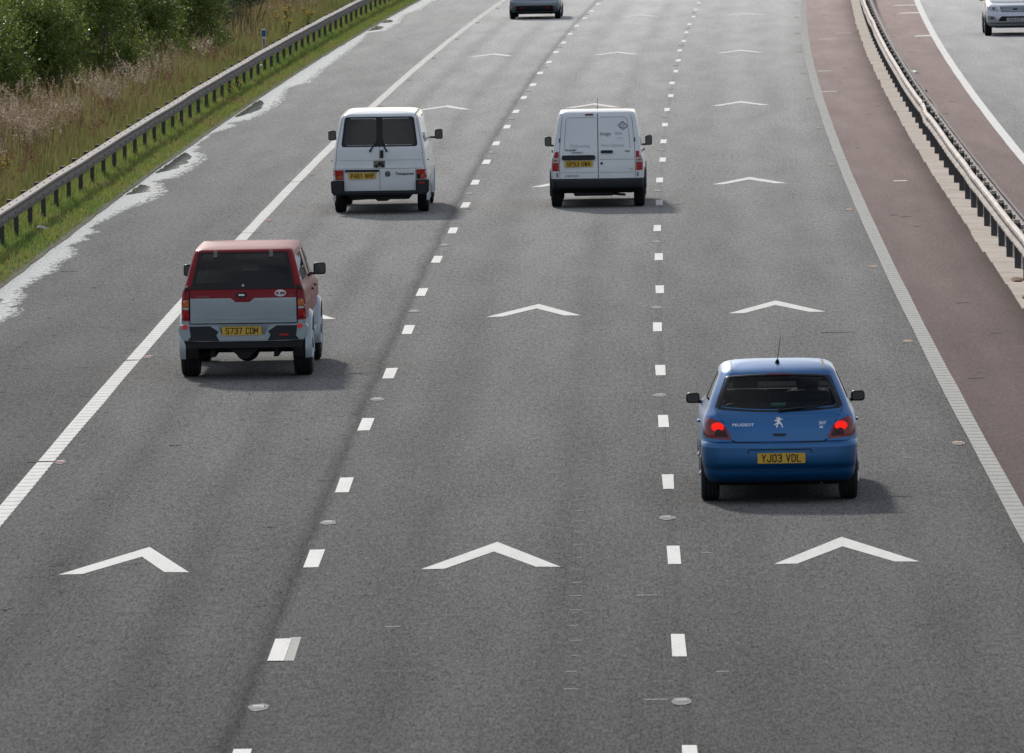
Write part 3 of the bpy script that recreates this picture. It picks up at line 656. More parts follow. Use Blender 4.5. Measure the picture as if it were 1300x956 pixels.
def stack(keys, per=4, zs=None):
    """keys: (z, y_rear, y_front, half_width, corner, bow_rear, bow_front, barrel)"""
    kz = [k[0] for k in keys]; cols = list(zip(*keys))
    if zs is None:
        zs = []
        for a, b in zip(kz, kz[1:]):
            n = max(1, min(per, int(math.ceil((b-a)/.018)))); zs += [a+(b-a)*i/n for i in range(n)]
        zs.append(kz[-1])
    bm = bmesh.new(); rings = []
    for z in zs:
        v = [pchip(kz, cols[i], z) for i in range(1, 8)]
        rings.append([bm.verts.new((x, y, z)) for x, y in contour(*v)])
    for a, b in zip(rings, rings[1:]):
        n = len(a)
        for i in range(n): bm.faces.new((a[i], a[(i+1) % n], b[(i+1) % n], b[i]))
    bm.faces.new(rings[0][::-1]); bm.faces.new(rings[-1])
    bmesh.ops.recalc_face_normals(bm, faces=bm.faces[:]); return bm
def prism(poly, axis, a, b, rnd=0.0):
    """poly in the plane across 'axis'; axis y: (x,z); axis x: (y,z)"""
    bm = bmesh.new(); f = lambda u, v, t: (u, t, v) if axis == 'y' else (t, u, v)
    A = [bm.verts.new(f(u, v, a)) for u, v in poly]; B = [bm.verts.new(f(u, v, b)) for u, v in poly]; n = len(poly)
    bm.faces.new(A); bm.faces.new(B[::-1])
    for i in range(n): bm.faces.new((A[i], B[i], B[(i+1) % n], A[(i+1) % n]))
    bmesh.ops.recalc_face_normals(bm, faces=bm.faces[:]); return bm
def rpoly(pts, r, n=4):
    """round the corners of a polygon; r number or list"""
    out = []; N = len(pts)
    for i, p in enumerate(pts):
        rr = r[i] if isinstance(r, (list, tuple)) else r; p = Vector(p); a = (Vector(pts[i-1])-p); b = (Vector(pts[(i+1) % N])-p)
        k = min(rr, a.length*.48, b.length*.48)
        if k <= 0: out.append(tuple(p)); continue
        a = p+a.normalized()*k; b = p+b.normalized()*k
        for j in range(n+1): t = j/n; out.append(tuple(a*(1-t)**2+p*2*t*(1-t)+b*t*t))
    return out
class Car:
    def __init__(s, name, sval, off, label, cat, keys, mats, group=None, flip=False):
        """mats: [paint, interior, ...]"""
        s.root = empty(name, road(sval, off)); s.root.rotation_euler = (0, 0, heading(sval)+(math.pi if flip else 0)); tag(s.root, label, cat, group)
        s.keys, s.mats = keys, mats; s.bm = stack(keys); s.bvh = BVHTree.FromBMesh(s.bm); s.cut = []
    def ray(s, view, u, v):
        o, d = {'rear': (Vector((u, -6, v)), Vector((0, 1, 0))), 'front': (Vector((u, 9, v)), Vector((0, -1, 0))), 'right': (Vector((4, u, v)), Vector((-1, 0, 0))),
                'left': (Vector((-4, u, v)), Vector((1, 0, 0))), 'top': (Vector((u, v, 5)), Vector((0, 0, -1)))}[view]
        h = s.bvh.ray_cast(o, d)
        if h[0] is None:
            q = {'rear': Vector((u, -1, v)), 'front': Vector((u, 3.5, v)), 'right': Vector((1, u, v)), 'left': Vector((-1, u, v)), 'top': Vector((u, v, 2))}[view]; h = s.bvh.find_nearest(q); return h[0], h[1], d
        return h[0], h[1], d
    def patch(s, name, view, poly, m, off=.003, thick=.01, inner=None, rings=5, parent=None, smooth=True, dens=.04, flat=False):
        P = []; n = len(poly)
        for i in range(n):
            a, b = poly[i], poly[(i+1) % n]; k = max(1, int(math.hypot(b[0]-a[0], b[1]-a[1])/dens))
            for j in range(k): P.append((a[0]+(b[0]-a[0])*j/k, a[1]+(b[1]-a[1])*j/k))
        # centroid by area
        A = cx = cy = 0
        for i in range(len(P)):
            x0, y0 = P[i]; x1, y1 = P[(i+1) % len(P)]; c = x0*y1-x1*y0; A += c; cx += (x0+x1)*c; cy += (y0+y1)*c
        cx /= 3*A; cy /= 3*A
        inner_k = inner or 0.0; bm = bmesh.new(); R_ = []
        levels = [1-(1-inner_k)*i/rings for i in range(rings+1)]
        def pt(u, v, o): h, nn, d = s.ray(view, u, v); return h-d*o
        for k in levels:
            if k < 1e-6: R_.append([bm.verts.new(pt(cx, cy, off))]); break
            R_.append([bm.verts.new(pt(cx+(x-cx)*k, cy+(y-cy)*k, off)) for x, y in P])
        N = len(P)
        for a, b in zip(R_, R_[1:]):
            for i in range(N):
                if len(b) == 1: bm.faces.new((a[i], a[(i+1) % N], b[0]))
                else: bm.faces.new((a[i], a[(i+1) % N], b[(i+1) % N], b[i]))
        _, _, d = s.ray(view, cx, cy)
        loops = [R_[0]]+([R_[-1]] if inner else [])
        for L in loops:
            back = [bm.verts.new(v.co+d*(off+thick)) for v in L]
            for i in range(N): bm.faces.new((L[i], L[(i+1) % N], back[(i+1) % N], back[i]))
        return bm_obj(name, bm, m, parent or s.root, smooth, 40)
    def ribbon(s, name, view, pts, m, wd=.008, off=.0015, parent=None, step=.04):
        P = []
        for a, b in zip(pts, pts[1:]):
            k = max(1, int(math.hypot(b[0]-a[0], b[1]-a[1])/step)); P += [(a[0]+(b[0]-a[0])*j/k, a[1]+(b[1]-a[1])*j/k) for j in range(k)]
        P.append(pts[-1]); bm = bmesh.new(); prev = None
        for i, (u, v) in enumerate(P):
            a = P[max(0, i-1)]; b = P[min(len(P)-1, i+1)]; dx, dy = b[0]-a[0], b[1]-a[1]; L = math.hypot(dx, dy) or 1; nx, ny = -dy/L*wd/2, dx/L*wd/2
            row = []
            for sg in (1, -1):
                h, nn, d = s.ray(view, u+nx*sg, v+ny*sg); row.append(bm.verts.new(h-d*off))
            if prev: bm.faces.new((prev[0], row[0], row[1], prev[1]))
            prev = row
        return bm_obj(name, bm, m, parent or s.root)
    def text(s, name, view, txt, u, v, size, m, sx=1.0, off=.004, ext=.0015, parent=None, align='CENTER', bold=0.0, plane=None):
        c = bpy.data.curves.new('t', 'FONT'); c.body = txt; c.size = size; c.align_x = align; c.align_y = 'CENTER'; c.extrude = ext; c.offset = bold; c.resolution_u = 3
        t = bpy.data.objects.new('t', c); COL.objects.link(t); bpy.context.view_layer.update()
        me = bpy.data.meshes.new_from_object(t.evaluated_get(bpy.context.evaluated_depsgraph_get())); bpy.data.objects.remove(t); bpy.data.curves.remove(c)
        for w_ in me.vertices:
            uu, vv, dz = u+w_.co.x*sx, v+w_.co.y, w_.co.z
            if plane is not None: w_.co = plane(uu, vv, dz+off)
            else: h, nn, d = s.ray(view, uu, vv); w_.co = h-d*(off+dz)
        me.materials.clear(); return link_mesh(name, me, m, parent or s.root)
    def window(s, view, poly): 
        """cut an opening"""
        if view == 'rear': s.cut.append(prism(poly, 'y', -3, .9))
        elif view == 'front': s.cut.append(prism(poly, 'y', 1.25, 6))
        elif view == 'right': s.cut.append(prism(poly, 'x', .2, 2))
        elif view == 'left': s.cut.append(prism(poly, 'x', -2, -.2))
    def finish_body(s, wheels, arch_r, inset=.05, z_in=.72, zones=None, arch_in=.52):
        body = bm_obj('body', s.bm.copy(), s.mats, s.root); cutters = []
        kz = [k[0] for k in s.keys]; top = kz[-1]; cols = list(zip(*s.keys)); ik = []
        for z in [z_in-.35, z_in-.04, z_in]+[z_in+(top-.05-z_in)*t for t in (.12, .25, .4, .55, .7, .82, .92, 1)]:
            v = [pchip(kz, cols[i], min(top, z+.02)) for i in range(1, 8)]
            w_ = v[2]-inset; yf = v[1]-inset
            if z < z_in: w_ = .50
            if z < z_in+.001: yf = min(yf, s.dash+.25)
            yr_ = v[0]+inset+(.6 if z < z_in else 0)
            ik.append((z, yr_, max(yr_+.5, yf), max(.08, w_), v[3]*.7, v[4], v[5], v[6]))
        inner = stack(ik); cutters.append((inner, True))
        for c in s.cut: cutters.append((c, False))
        for (y, side) in wheels:
            c = bmesh.new(); tube(c, (side*arch_in, y, s.wr), (side*1.3, y, s.wr), arch_r, arch_r, 40); bmesh.ops.recalc_face_normals(c, faces=c.faces[:]); cutters.append((c, True))
        tmp = []
        for c, dark in cutters:
            for f in c.faces: f.material_index = 1
            me = bpy.data.meshes.new('c'); c.to_mesh(me); c.free()
            for mm in s.mats: me.materials.append(mm)
            o = bpy.data.objects.new('c', me); COL.objects.link(o); tmp.append(o)
            md = body.modifiers.new('b', 'BOOLEAN'); md.object = o; md.operation = 'DIFFERENCE'; md.solver = 'EXACT'
        bpy.context.view_layer.update()
        inv = body.matrix_world.inverted()
        for o in tmp: o.parent = s.root
        bpy.context.view_layer.update()
        me = bpy.data.meshes.new_from_object(body.evaluated_get(bpy.context.evaluated_depsgraph_get()))
        body.modifiers.clear(); body.data = me
        for o in tmp: bpy.data.objects.remove(o)
        if zones:
            for p in me.polygons:
                if p.material_index == 0: p.material_index = zones(p.center)
        me.polygons.foreach_set('use_smooth', [True]*len(me.polygons)); me.set_sharp_from_angle(angle=R(32)); s.body = body; return body

M_TYRE = mat('tyre_rubber', (.013, .013, .014), .85); M_DARK = mat('dark_underbody', (.012, .012, .013), .8); M_BLK = mat('black_plastic', (.011, .012, .014), .45, spec=.3)
M_GREYP = mat('grey_bumper_plastic', (.020, .024, .028), .55, spec=.3); M_GAP = mat('panel_gap', (.01, .01, .011), .9); M_RIM = mat('alloy_rim', (.35, .36, .37), .35, .7)
M_TRIM = mat('dark_interior', (.018, .02, .022), .9); M_SEAT = mat('dark_seat_fabric', (.014, .017, .022), .95)
M_YPLATE = mat('yellow_plate', (.60, .36, .015), .4); M_PTXT = mat('plate_characters', (.006, .006, .006), .5)
M_RLENS = mat('red_lens', (.40, .006, .008), .3, coat=.15, spec=.3, bump=(60, .25, .004)); M_OLENS = mat('orange_lens', (.55, .13, .01), .15, coat=.8, bump=(60, .25, .004)); M_CLENS = mat('clear_lens', (.45, .44, .43), .15, coat=.8)
M_CHR = mat('chrome_badge', (.72, .74, .78), .25, .9); M_MIRG = mat('mirror_glass', (.10, .11, .12), .08, .9)
GL_CLEAR = glass_mat('window_glass', (.90, .95, .93), .45); GL_DARK = glass_mat('tinted_glass', (.22, .25, .26)); GL_VAN = glass_mat('dark_van_glass', (.04, .05, .065), .85, 1.62)
_wheel = {}
def wheel(root, x, y, r, wd, rimcol=None):
    key = (r, wd)
    if key not in _wheel:
        bm = bmesh.new(); prof = []
        for a, rr in ((-.5, .66), (-.52, .80), (-.50, .90), (-.44, .965), (-.38, .99), (-.26, 1), (-.25, .972), (-.22, .972), (-.21, 1), (-.02, 1.003), (-.015, .975), (.015, .975), (.02, 1.003), (.21, 1), (.22, .972), (.25, .972), (.26, 1), (.38, .99), (.44, .965), (.50, .90), (.52, .80), (.5, .66)):
            prof.append((a*wd, rr*r))
        n = 48; rings = [[bm.verts.new((px, pr*math.cos(2*math.pi*i/n), pr*math.sin(2*math.pi*i/n)+r)) for px, pr in prof] for i in range(n)]
        for i in range(n):
            a, b = rings[i], rings[(i+1) % n]
            for j in range(len(prof)): bm.faces.new((a[j], a[(j+1) % len(prof)], b[(j+1) % len(prof)], b[j]))
        bmesh.ops.recalc_face_normals(bm, faces=bm.faces[:]); t = bpy.data.meshes.new('tyre'); bm.to_mesh(t); bm.free(); t.materials.append(M_TYRE)
        t.polygons.foreach_set('use_smooth', [True]*len(t.polygons)); t.set_sharp_from_angle(angle=R(35))
        bm = bmesh.new()
        tube(bm, (-wd*.42, 0, r), (wd*.38, 0, r), r*.665, r*.665, 32)
        for i in range(5):
            a = 2*math.pi*i/5; q = Vector((0, math.cos(a), math.sin(a))); tube(bm, Vector((wd*.40, 0, r))+q*.04, Vector((wd*.43, 0, r))+q*r*.62, .045, .03, 6)
        tube(bm, (wd*.38, 0, r), (wd*.46, 0, r), .05, .04, 12)
        bmesh.ops.recalc_face_normals(bm, faces=bm.faces[:]); m = bpy.data.meshes.new('rim'); bm.to_mesh(m); bm.free(); m.materials.append(M_RIM)
        _wheel[key] = (t, m)
    e = bpy.data.objects.new('wheel', _wheel[key][0]); COL.objects.link(e); e.parent = root; e.location = (x, y, 0)
    if x < 0: e.rotation_euler = (0, 0, math.pi)
    rm = bpy.data.objects.new('rim', _wheel[key][1]); COL.objects.link(rm); rm.parent = e
    return e
def rbox(root, name, x0, x1, y0, y1, z0, z1, m, bev=.02, parent=None, taper=None, seg=3):
    x0, x1 = min(x0, x1), max(x0, x1); bm = bmesh.new(); r = bmesh.ops.create_cube(bm, size=1.0)
    for v in r['verts']:
        c = Vector(v.co); v.co = Vector(((x0+x1)/2+c.x*(x1-x0), (y0+y1)/2+c.y*(y1-y0), (z0+z1)/2+c.z*(z1-z0)))
        if taper: v.co = Vector(taper(v.co))
    bmesh.ops.bevel(bm, geom=bm.edges[:], offset=bev, segments=seg, affect='EDGES', profile=.5)
    return bm_obj(name, bm, m, parent or root, True, 50)
GLY = {'0': [[(.2, 0), (.8, 0), (1, .15), (1, .85), (.8, 1), (.2, 1), (0, .85), (0, .15), (.2, 0)]], '1': [[(.2, .82), (.5, 1), (.5, 0)]], '3': [[(0, .9), (.2, 1), (.8, 1), (1, .85), (1, .65), (.75, .53), (.4, .53)], [(.75, .53), (1, .4), (1, .15), (.8, 0), (.2, 0), (0, .12)]],
 '4': [[(.75, 0), (.75, 1), (0, .25), (1, .25)]], '5': [[(.95, 1), (.1, 1), (.05, .55), (.75, .6), (1, .42), (1, .16), (.8, 0), (.2, 0), (0, .12)]], '7': [[(0, 1), (1, 1), (.4, 0)]], '8': [[(.25, .53), (.05, .68), (.05, .88), (.25, 1), (.75, 1), (.95, .88), (.95, .68), (.75, .53), (.25, .53), (0, .38), (0, .15), (.2, 0), (.8, 0), (1, .15), (1, .38), (.75, .53)]],
 'A': [[(0, 0), (.5, 1), (1, 0)], [(.18, .32), (.82, .32)]], 'C': [[(1, .85), (.8, 1), (.2, 1), (0, .85), (0, .15), (.2, 0), (.8, 0), (1, .15)]], 'D': [[(0, 0), (0, 1), (.7, 1), (1, .8), (1, .2), (.7, 0), (0, 0)]], 'G': [[(1, .85), (.8, 1), (.2, 1), (0, .85), (0, .15), (.2, 0), (.8, 0), (1, .15), (1, .48), (.55, .48)]],
 'H': [[(0, 0), (0, 1)], [(1, 0), (1, 1)], [(0, .52), (1, .52)]], 'J': [[(1, 1), (1, .15), (.8, 0), (.2, 0), (0, .15), (0, .3)]], 'L': [[(0, 1), (0, 0), (1, 0)]], 'M': [[(-.1, 0), (-.1, 1), (.5, .35), (1.1, 1), (1.1, 0)]], 'N': [[(0, 0), (0, 1), (1, 0), (1, 1)]], 'P': [[(0, 0), (0, 1), (.8, 1), (1, .85), (1, .6), (.8, .45), (0, .45)]],
 'S': [[(1, .87), (.8, 1), (.2, 1), (0, .85), (0, .66), (.2, .54), (.8, .48), (1, .36), (1, .15), (.8, 0), (.2, 0), (0, .13)]], 'U': [[(0, 1), (0, .15), (.2, 0), (.8, 0), (1, .15), (1, 1)]], 'V': [[(0, 1), (.5, 0), (1, 1)]], 'W': [[(-.1, 1), (.2, 0), (.5, .75), (.8, 0), (1.1, 1)]], 'Y': [[(0, 1), (.5, .48), (1, 1)], [(.5, .48), (.5, 0)]]}
def plate_text(txt, pl, p, wd):
    """number plate characters, 79 mm high, drawn with an even stroke"""
    H, Wc, sw, pit = .073, .036, .0125, .0575; tot = sum(pit if c != ' ' else pit*.62 for c in txt)-(pit-Wc-.012); k = min(1, (wd-.03)/tot); x = -tot*k/2; bm = bmesh.new()
    for c in txt:
        if c == ' ': x += pit*.62*k; continue
        for st_ in GLY[c]:
            P = [Vector((x+(.006+u*Wc)*k, -H/2+v*H)) for u, v in st_]
            for a, b in zip(P, P[1:]):
                d = (b-a).normalized(); n = Vector((-d.y, d.x))*sw/2; a2, b2 = a-d*sw*.45, b+d*sw*.45
                bm.faces.new([bm.verts.new(pl(q.x, q.y, .0078)) for q in (a2-n, b2-n, b2+n, a2+n)])
        x += pit*k
    bm_obj('plate_characters', bm, M_PTXT, p)
def plate(car, x, y, z, txt, tilt=0.0, wd=.52, ht=.111, m=None, chw=1.0):
    m = m or M_YPLATE
    c, s_ = math.cos(tilt), math.sin(tilt)
    pl = lambda u, v, d: Vector((x+u, y-d*c+v*s_, z+v*c+d*s_))
    bm = bmesh.new(); P = rpoly([(-wd/2, -ht/2), (wd/2, -ht/2), (wd/2, ht/2), (-wd/2, ht/2)], .01, 2)
    A = [bm.verts.new(pl(u, v, .006)) for u, v in P]; B = [bm.verts.new(pl(u, v, -.012)) for u, v in P]; bm.faces.new(A); bm.faces.new(B[::-1])
    for i in range(len(P)): bm.faces.new((A[i], B[i], B[(i+1) % len(P)], A[(i+1) % len(P)]))
    p = bm_obj('number_plate', bm, m, car.root)
    if txt: plate_text(txt, pl, p, wd)
    return p
def mirror(car, side, x0, x1, y, z0, z1, m=None, armz=None, dy=.09):
    m = m or M_BLK
    h = rbox(car.root, 'door_mirror', side*x0, side*x1, y, y+dy, z0, z1, m, .038)
    az = armz if armz is not None else z0+.03
    rbox(car.root, 'mirror_arm', side*(x0-.10), side*(x0+.02), y+.03, y+.07, az-.018, az+.018, m, .008, parent=h)
    bm = bmesh.new(); P = rpoly([(side*(x0+.018), z0+.018), (side*(x1-.018), z0+.018), (side*(x1-.018), z1-.018), (side*(x0+.018), z1-.018)], .02, 3)
    bm.faces.new([bm.verts.new((a, y-.003, b)) for a, b in P]); bm_obj('mirror_glass', bm, M_MIRG, h); return h
def seat(root, x, y, zb, zt, hz, w_=.24, hw=.13):
    st = rbox(root, 'seat', x-w_, x+w_, y, y+.14, zb, zt, M_SEAT, .045); rbox(root, 'headrest', x-hw, x+hw, y+.01, y+.10, zt+.015, hz, M_SEAT, .035, parent=st); return st
def paintmat(name, col, metal=.0, rough=.35, coat=.9, dirt=None):
    m = mat(name, col, rough, metal, coat, noise=(1.3, .35, dirt or tuple(c*.7 for c in col)), coatr=.06); return m

# ------------------------------------------------------------------ blue hatchback
P_BLUE = paintmat('metallic_blue_paint', (.005, .12, .34), .60, .36); P_BLUE.node_tree.nodes['Principled BSDF'].inputs['Coat Roughness'].default_value = .24
k = [(.20, -.50, 3.15, .76, .2, .06, .1, .03), (.26, -.64, 3.30, .81, .24, .08, .15, .03), (.33, -.70, 3.38, .84, .26, .10, .2, .03), (.40, -.715, 3.42, .85, .26, .10, .25, .03),
     (.43, -.735, 3.43, .855, .26, .10, .25, .03), (.55, -.745, 3.44, .868, .26, .10, .25, .03), (.645, -.745, 3.42, .872, .26, .10, .25, .03), (.675, -.72, 3.40, .872, .26, .10, .25, .03), (.69, -.675, 3.36, .871, .25, .10, .25, .03),
     (.78, -.665, 3.22, .868, .25, .10, .25, .03), (.88, -.645, 2.95, .858, .25, .10, .2, .03), (.95, -.615, 2.45, .838, .24, .10, .15, .03), (.985, -.585, 2.25, .822, .24, .10, .12, .03), (1.02, -.545, 2.1, .805, .22, .10, .12, .03),
     (1.08, -.475, 1.98, .778, .2, .09, .12, .025), (1.2, -.345, 1.73, .727, .18, .08, .11, .02), (1.3, -.235, 1.50, .683, .17, .08, .10, .02), (1.38, -.14, 1.3, .645, .16, .08, .09, .015), (1.41, -.10, 1.2, .628, .15, .08, .08, .01), (1.44, -.04, 1.1, .600, .14, .08, .06, .01),
     (1.465, .04, 1.0, .55, .12, .08, .05, .0), (1.485, .14, .9, .47, .1, .07, .04, .0), (1.497, .28, .8, .34, .08, .05, .03, .0), (1.502, .42, .72, .16, .05, .02, .02, .0)]
CR = Car('blue_hatchback', 3.82, 1.215, 'metallic blue hatchback with lit brake lights and a roof aerial, driving in the right-hand lane', 'car', k, [P_BLUE, M_TRIM, M_DARK])
CR.wr = .31; CR.dash = 1.9
rw = rpoly([(-.645, 1.055), (-.30, 1.028), (0, 1.022), (.30, 1.028), (.645, 1.055), (.545, 1.355), (.25, 1.372), (0, 1.376), (-.25, 1.372), (-.545, 1.355)], [.05, .1, .1, .1, .05, .04, .1, .1, .1, .04])
ws = rpoly([(-.66, 1.08), (.66, 1.08), (.55, 1.38), (-.55, 1.38)], .05)
sf = rpoly([(.78, 1.07), (1.86, 1.05), (1.30, 1.375), (.82, 1.385)], .03); sr = rpoly([(-.12, 1.10), (.70, 1.075), (.72, 1.385), (.18, 1.375)], .04)
CR.window('rear', [(x*.985, 1.2+(z-1.2)*.97) for x, z in rw]); CR.window('front', ws)
for v in ('left', 'right'): CR.window(v, sf); CR.window(v, sr)
CR.finish_body([(0, 1), (0, -1), (2.61, 1), (2.61, -1)], .355, zones=lambda c: 2 if c.z < .24 else 0)
fr_ = CR.patch('window_frame', 'rear', rpoly([(-.70, 1.052), (-.66, 1.03), (-.30, 1.005), (0, 1.0), (.30, 1.005), (.66, 1.03), (.70, 1.052), (.575, 1.368), (.25, 1.388), (0, 1.392), (-.25, 1.388), (-.575, 1.368)], [.02, .02, .1, .1, .1, .02, .02, .03, .1, .1, .1, .03]), M_BLK, .002, .01, inner=.90, rings=2)
CR.patch('rear_window', 'rear', [(x*.99, 1.2+(z-1.2)*.98) for x, z in rw], GL_CLEAR, -.004, .004, rings=6)
CR.patch('windscreen', 'front', ws, GL_CLEAR, -.006, .004)
for v in ('left', 'right'): CR.patch('side_window', v, sf, GL_CLEAR, -.006, .004); CR.patch('side_window', v, sr, GL_CLEAR, -.006, .004)
for v, sg in (('left', -1), ('right', 1)):
    CR.ribbon('roof_strip', 'top', [(sg*.50, -.02), (sg*.505, .3), (sg*.50, .7)], mat('grey_roof_strip', (.22, .19, .18), .6), .022, .003)
lamp = [(-.83, .935), (-.835, .85), (-.825, .765), (-.79, .732), (-.70, .722), (-.525, .708), (-.545, .77), (-.585, .85), (-.635, .895), (-.70, .925), (-.78, .945)]
M_BULB = mat('lit_brake_lamp', (.35, .005, .004), .6, spec=.1, emit=(1.0, .02, .012), es=.85); M_LMP = mat('dark_red_lens', (.22, .004, .006), .25, coat=.25, bump=(30, .15, .004))
M_SPOT = mat('dark_lamp_insert', (.045, .004, .004), .5)
for sg in (1, -1):
    L_ = CR.patch('rear_lamp', 'rear', [(x*sg*-1 if sg > 0 else x, z) for x, z in lamp][::(-1 if sg > 0 else 1)], M_LMP, .008, .03)
    CR.patch('lamp_surround', 'rear', rpoly([(sg*.555, .735), (sg*.71, .745), (sg*.70, .80), (sg*.60, .83)], .02), M_SPOT, .010, .002, parent=L_, rings=2, dens=.02)
    CR.patch('brake_bulb', 'rear', [(sg*.672+.070*math.cos(t*.3927), .848+.050*math.sin(t*.3927)) for t in range(16)], M_BULB, .0125, .004, parent=L_, rings=3, dens=.03)
    CR.patch('lamp_insert', 'rear', [(sg*.662+.038*math.cos(t*.3927), .800+.026*math.sin(t*.3927)) for t in range(16)], M_SPOT, .0165, .002, parent=L_, rings=2, dens=.03)
CR.ribbon('panel_gap', 'rear', [(-.52, .705), (-.475, .682), (0, .678), (.475, .682), (.52, .705)], M_GAP, .012)
CR.ribbon('panel_gap', 'rear', [(-.60, .885), (-.655, .96), (-.70, 1.04)], M_GAP, .007); CR.ribbon('panel_gap', 'rear', [(.60, .885), (.655, .96), (.70, 1.04)], M_GAP, .007)
CR.ribbon('bumper_crease', 'rear', [(-.78, .395), (-.4, .365), (0, .36), (.4, .365), (.78, .395)], M_GAP, .007)
CR.patch('high_brake_lamp', 'rear', rpoly([(-.125, 1.376), (.125, 1.376), (.125, 1.394), (-.125, 1.394)], .004, 1), mat('dark_red_strip', (.10, .008, .01), .3), .008, .01, rings=2)
# plate recess: proud lip round the plate
CR.patch('plate_recess', 'rear', rpoly([(-.285, .445), (.285, .445), (.335, .60), (-.335, .60)], .02), P_BLUE, .004, .004, rings=3)
CR.ribbon('recess_shadow', 'rear', [(-.345, .565), (-.34, .603), (.34, .603), (.345, .565)], M_GAP, .012, .006)
plate(CR, .015, -.762, .512, 'YJ03 VDL', .05)
CR.text('maker_lettering', 'rear', 'PEUGEOT', -.395, .868, .040, M_CHR, sx=1.35, bold=.0012); CR.text('model_badge', 'rear', '307', .468, .878, .046, M_CHR, sx=1.25, bold=.001); CR.text('trim_badge', 'rear', 'SE', .455, .835, .030, M_CHR, sx=1.4, bold=.001)
lion = [(-.010, .945), (.004, .952), (.018, .944), (.020, .930), (.034, .934), (.046, .928), (.036, .920), (.018, .916), (.014, .902), (.026, .893), (.040, .870), (.044, .848), (.052, .842), (.034, .840), (.032, .856), (.020, .874), (.006, .882), (-.008, .868), (-.014, .850), (-.006, .842), (-.028, .840), (-.024, .858), (-.020, .876), (-.030, .872), (-.046, .858), (-.052, .864), (-.036, .880), (-.016, .896), (-.016, .908), (-.034, .904), (-.048, .914), (-.036, .920), (-.014, .924), (-.022, .934), (-.036, .944), (-.020, .946)]
def lionb():
    bm = bmesh.new(); P = [(x-.008, z) for x, z in lion]; vs = []
    for u, v in P: h, nn, d = CR.ray('rear', u, v); vs.append(bm.verts.new(h-d*.012))
    f = bm.faces.new(vs); r = bmesh.ops.extrude_face_region(bm, geom=[f]); 
    for g in r['geom']:
        if isinstance(g, bmesh.types.BMVert): g.co.y += .014
    bmesh.ops.triangulate(bm, faces=[f for f in bm.faces if len(f.verts) > 4]); return bm_obj('lion_emblem', bm, M_CHR, CR.root)
lionb()
hd = CR.patch('boot_handle', 'rear', rpoly([(-.085, .775), (.085, .775), (.06, .742), (-.06, .742)][::-1], .015), mat('handle_recess', (.008, .02, .07), .5), .004, .004, rings=2)
def wiper(car, x0, z0, x1, z1, root=None):
    a = car.ray('rear', x0, z0)[0]; b = car.ray('rear', x1, z1)[0]; bm = bmesh.new(); o = Vector((0, -.025, 0)); tube(bm, a+o, b+o, .014, .007, 8); tube(bm, a+Vector((0, .02, 0)), a+o*1.3, .024, .02, 10)
    m_ = a.lerp(b, .35)+o*1.3; tube(bm, m_, b+(b-a)*.12+o*1.3, .008, .006, 6); return bm_obj('wiper', bm, M_BLK, car.root)
wiper(CR, .01, 1.018, .44, 1.058)
bm = bmesh.new(); tube(bm, (0, .16, 1.49), (.004, .13, 1.52), .026, .014, 12); tube(bm, (.004, .13, 1.52), (.035, -.02, 1.79), .0045, .0025, 6); bm_obj('aerial', bm, M_BLK, CR.root)
for sg in (1, -1):
    mirror(CR, sg, .84, .995, 1.50, .955, 1.075, armz=.97)
    wheel(CR.root, sg*.755, 0, .31, .195); wheel(CR.root, sg*.75, 2.61, .31, .195)
    hh = rbox(CR.root, 'door_handle', sg*.855, sg*.885, .25, .42, .84, .865, P_BLUE, .008)
    CR.ribbon('panel_gap', 'right' if sg > 0 else 'left', [(.74, .35), (.72, .7), (.74, 1.06)], M_GAP)
rbox(CR.root, 'rear_bench', -.58, .58, .10, .22, .40, 1.05, M_SEAT, .05)
rbox(CR.root, 'parcel_shelf', -.60, .60, -.42, .08, .93, .95, M_TRIM, .006); rbox(CR.root, 'headrest', -.11, .11, .12, .20, 1.06, 1.17, M_SEAT, .03)
for x in (-.38, .38): rbox(CR.root, 'headrest', x-.11, x+.11, .12, .20, 1.06, 1.12, M_SEAT, .025)
seat(CR.root, -.34, 1.0, .45, 1.14, 1.335, .25, .145); seat(CR.root, .35, 1.0, .45, 1.12, 1.28, .25, .13)
rbox(CR.root, 'dashboard', -.62, .62, 1.72, 2.05, .70, 1.03, M_TRIM, .04)
rbox(CR.root, 'window_sticker', .03-.11, .03+.05, -.36, -.352, 1.045, 1.085, mat('green_sticker', (.06, .22, .17), .5), .002, seg=1)
rbox(CR.root, 'inner_mirror', -.09, .09, 1.35, 1.38, 1.27, 1.33, M_BLK, .01)
bm = bmesh.new(); tube(bm, (0, 1.36, 1.32), (0, 1.36, 1.42), .012, .012, 6); bm_obj('mirror_stalk', bm, M_BLK, CR.root)
rbox(CR.root, 'rear_axle', -.62, .62, -.06, .06, .20, .32, M_DARK, .03); bm = bmesh.new(); tube(bm, (.45, -.45, .22), (.45, -.62, .21), .022, .022, 12); bm_obj('exhaust', bm, M_DARK, CR.root)
def skin_body(name, pts, edges, radii, m, parent=None, sub=2, root=0):
    me = bpy.data.meshes.new(name); me.from_pydata(pts, edges, []); o = bpy.data.objects.new(name, me); COL.objects.link(o)
    md = o.modifiers.new('s', 'SKIN'); md.use_smooth_shade = True
    for i, r in enumerate(radii): me.skin_vertices[0].data[i].radius = (r, r) if not isinstance(r, tuple) else r
    me.skin_vertices[0].data[root].use_root = True
    s2 = o.modifiers.new('b', 'SUBSURF'); s2.levels = sub; s2.render_levels = sub; bpy.context.view_layer.update()
    m2 = bpy.data.meshes.new_from_object(o.evaluated_get(bpy.context.evaluated_depsgraph_get())); o.modifiers.clear(); o.data = m2; m2.materials.clear(); m2.materials.append(m); m2.polygons.foreach_set('use_smooth', [True]*len(m2.polygons)); return o
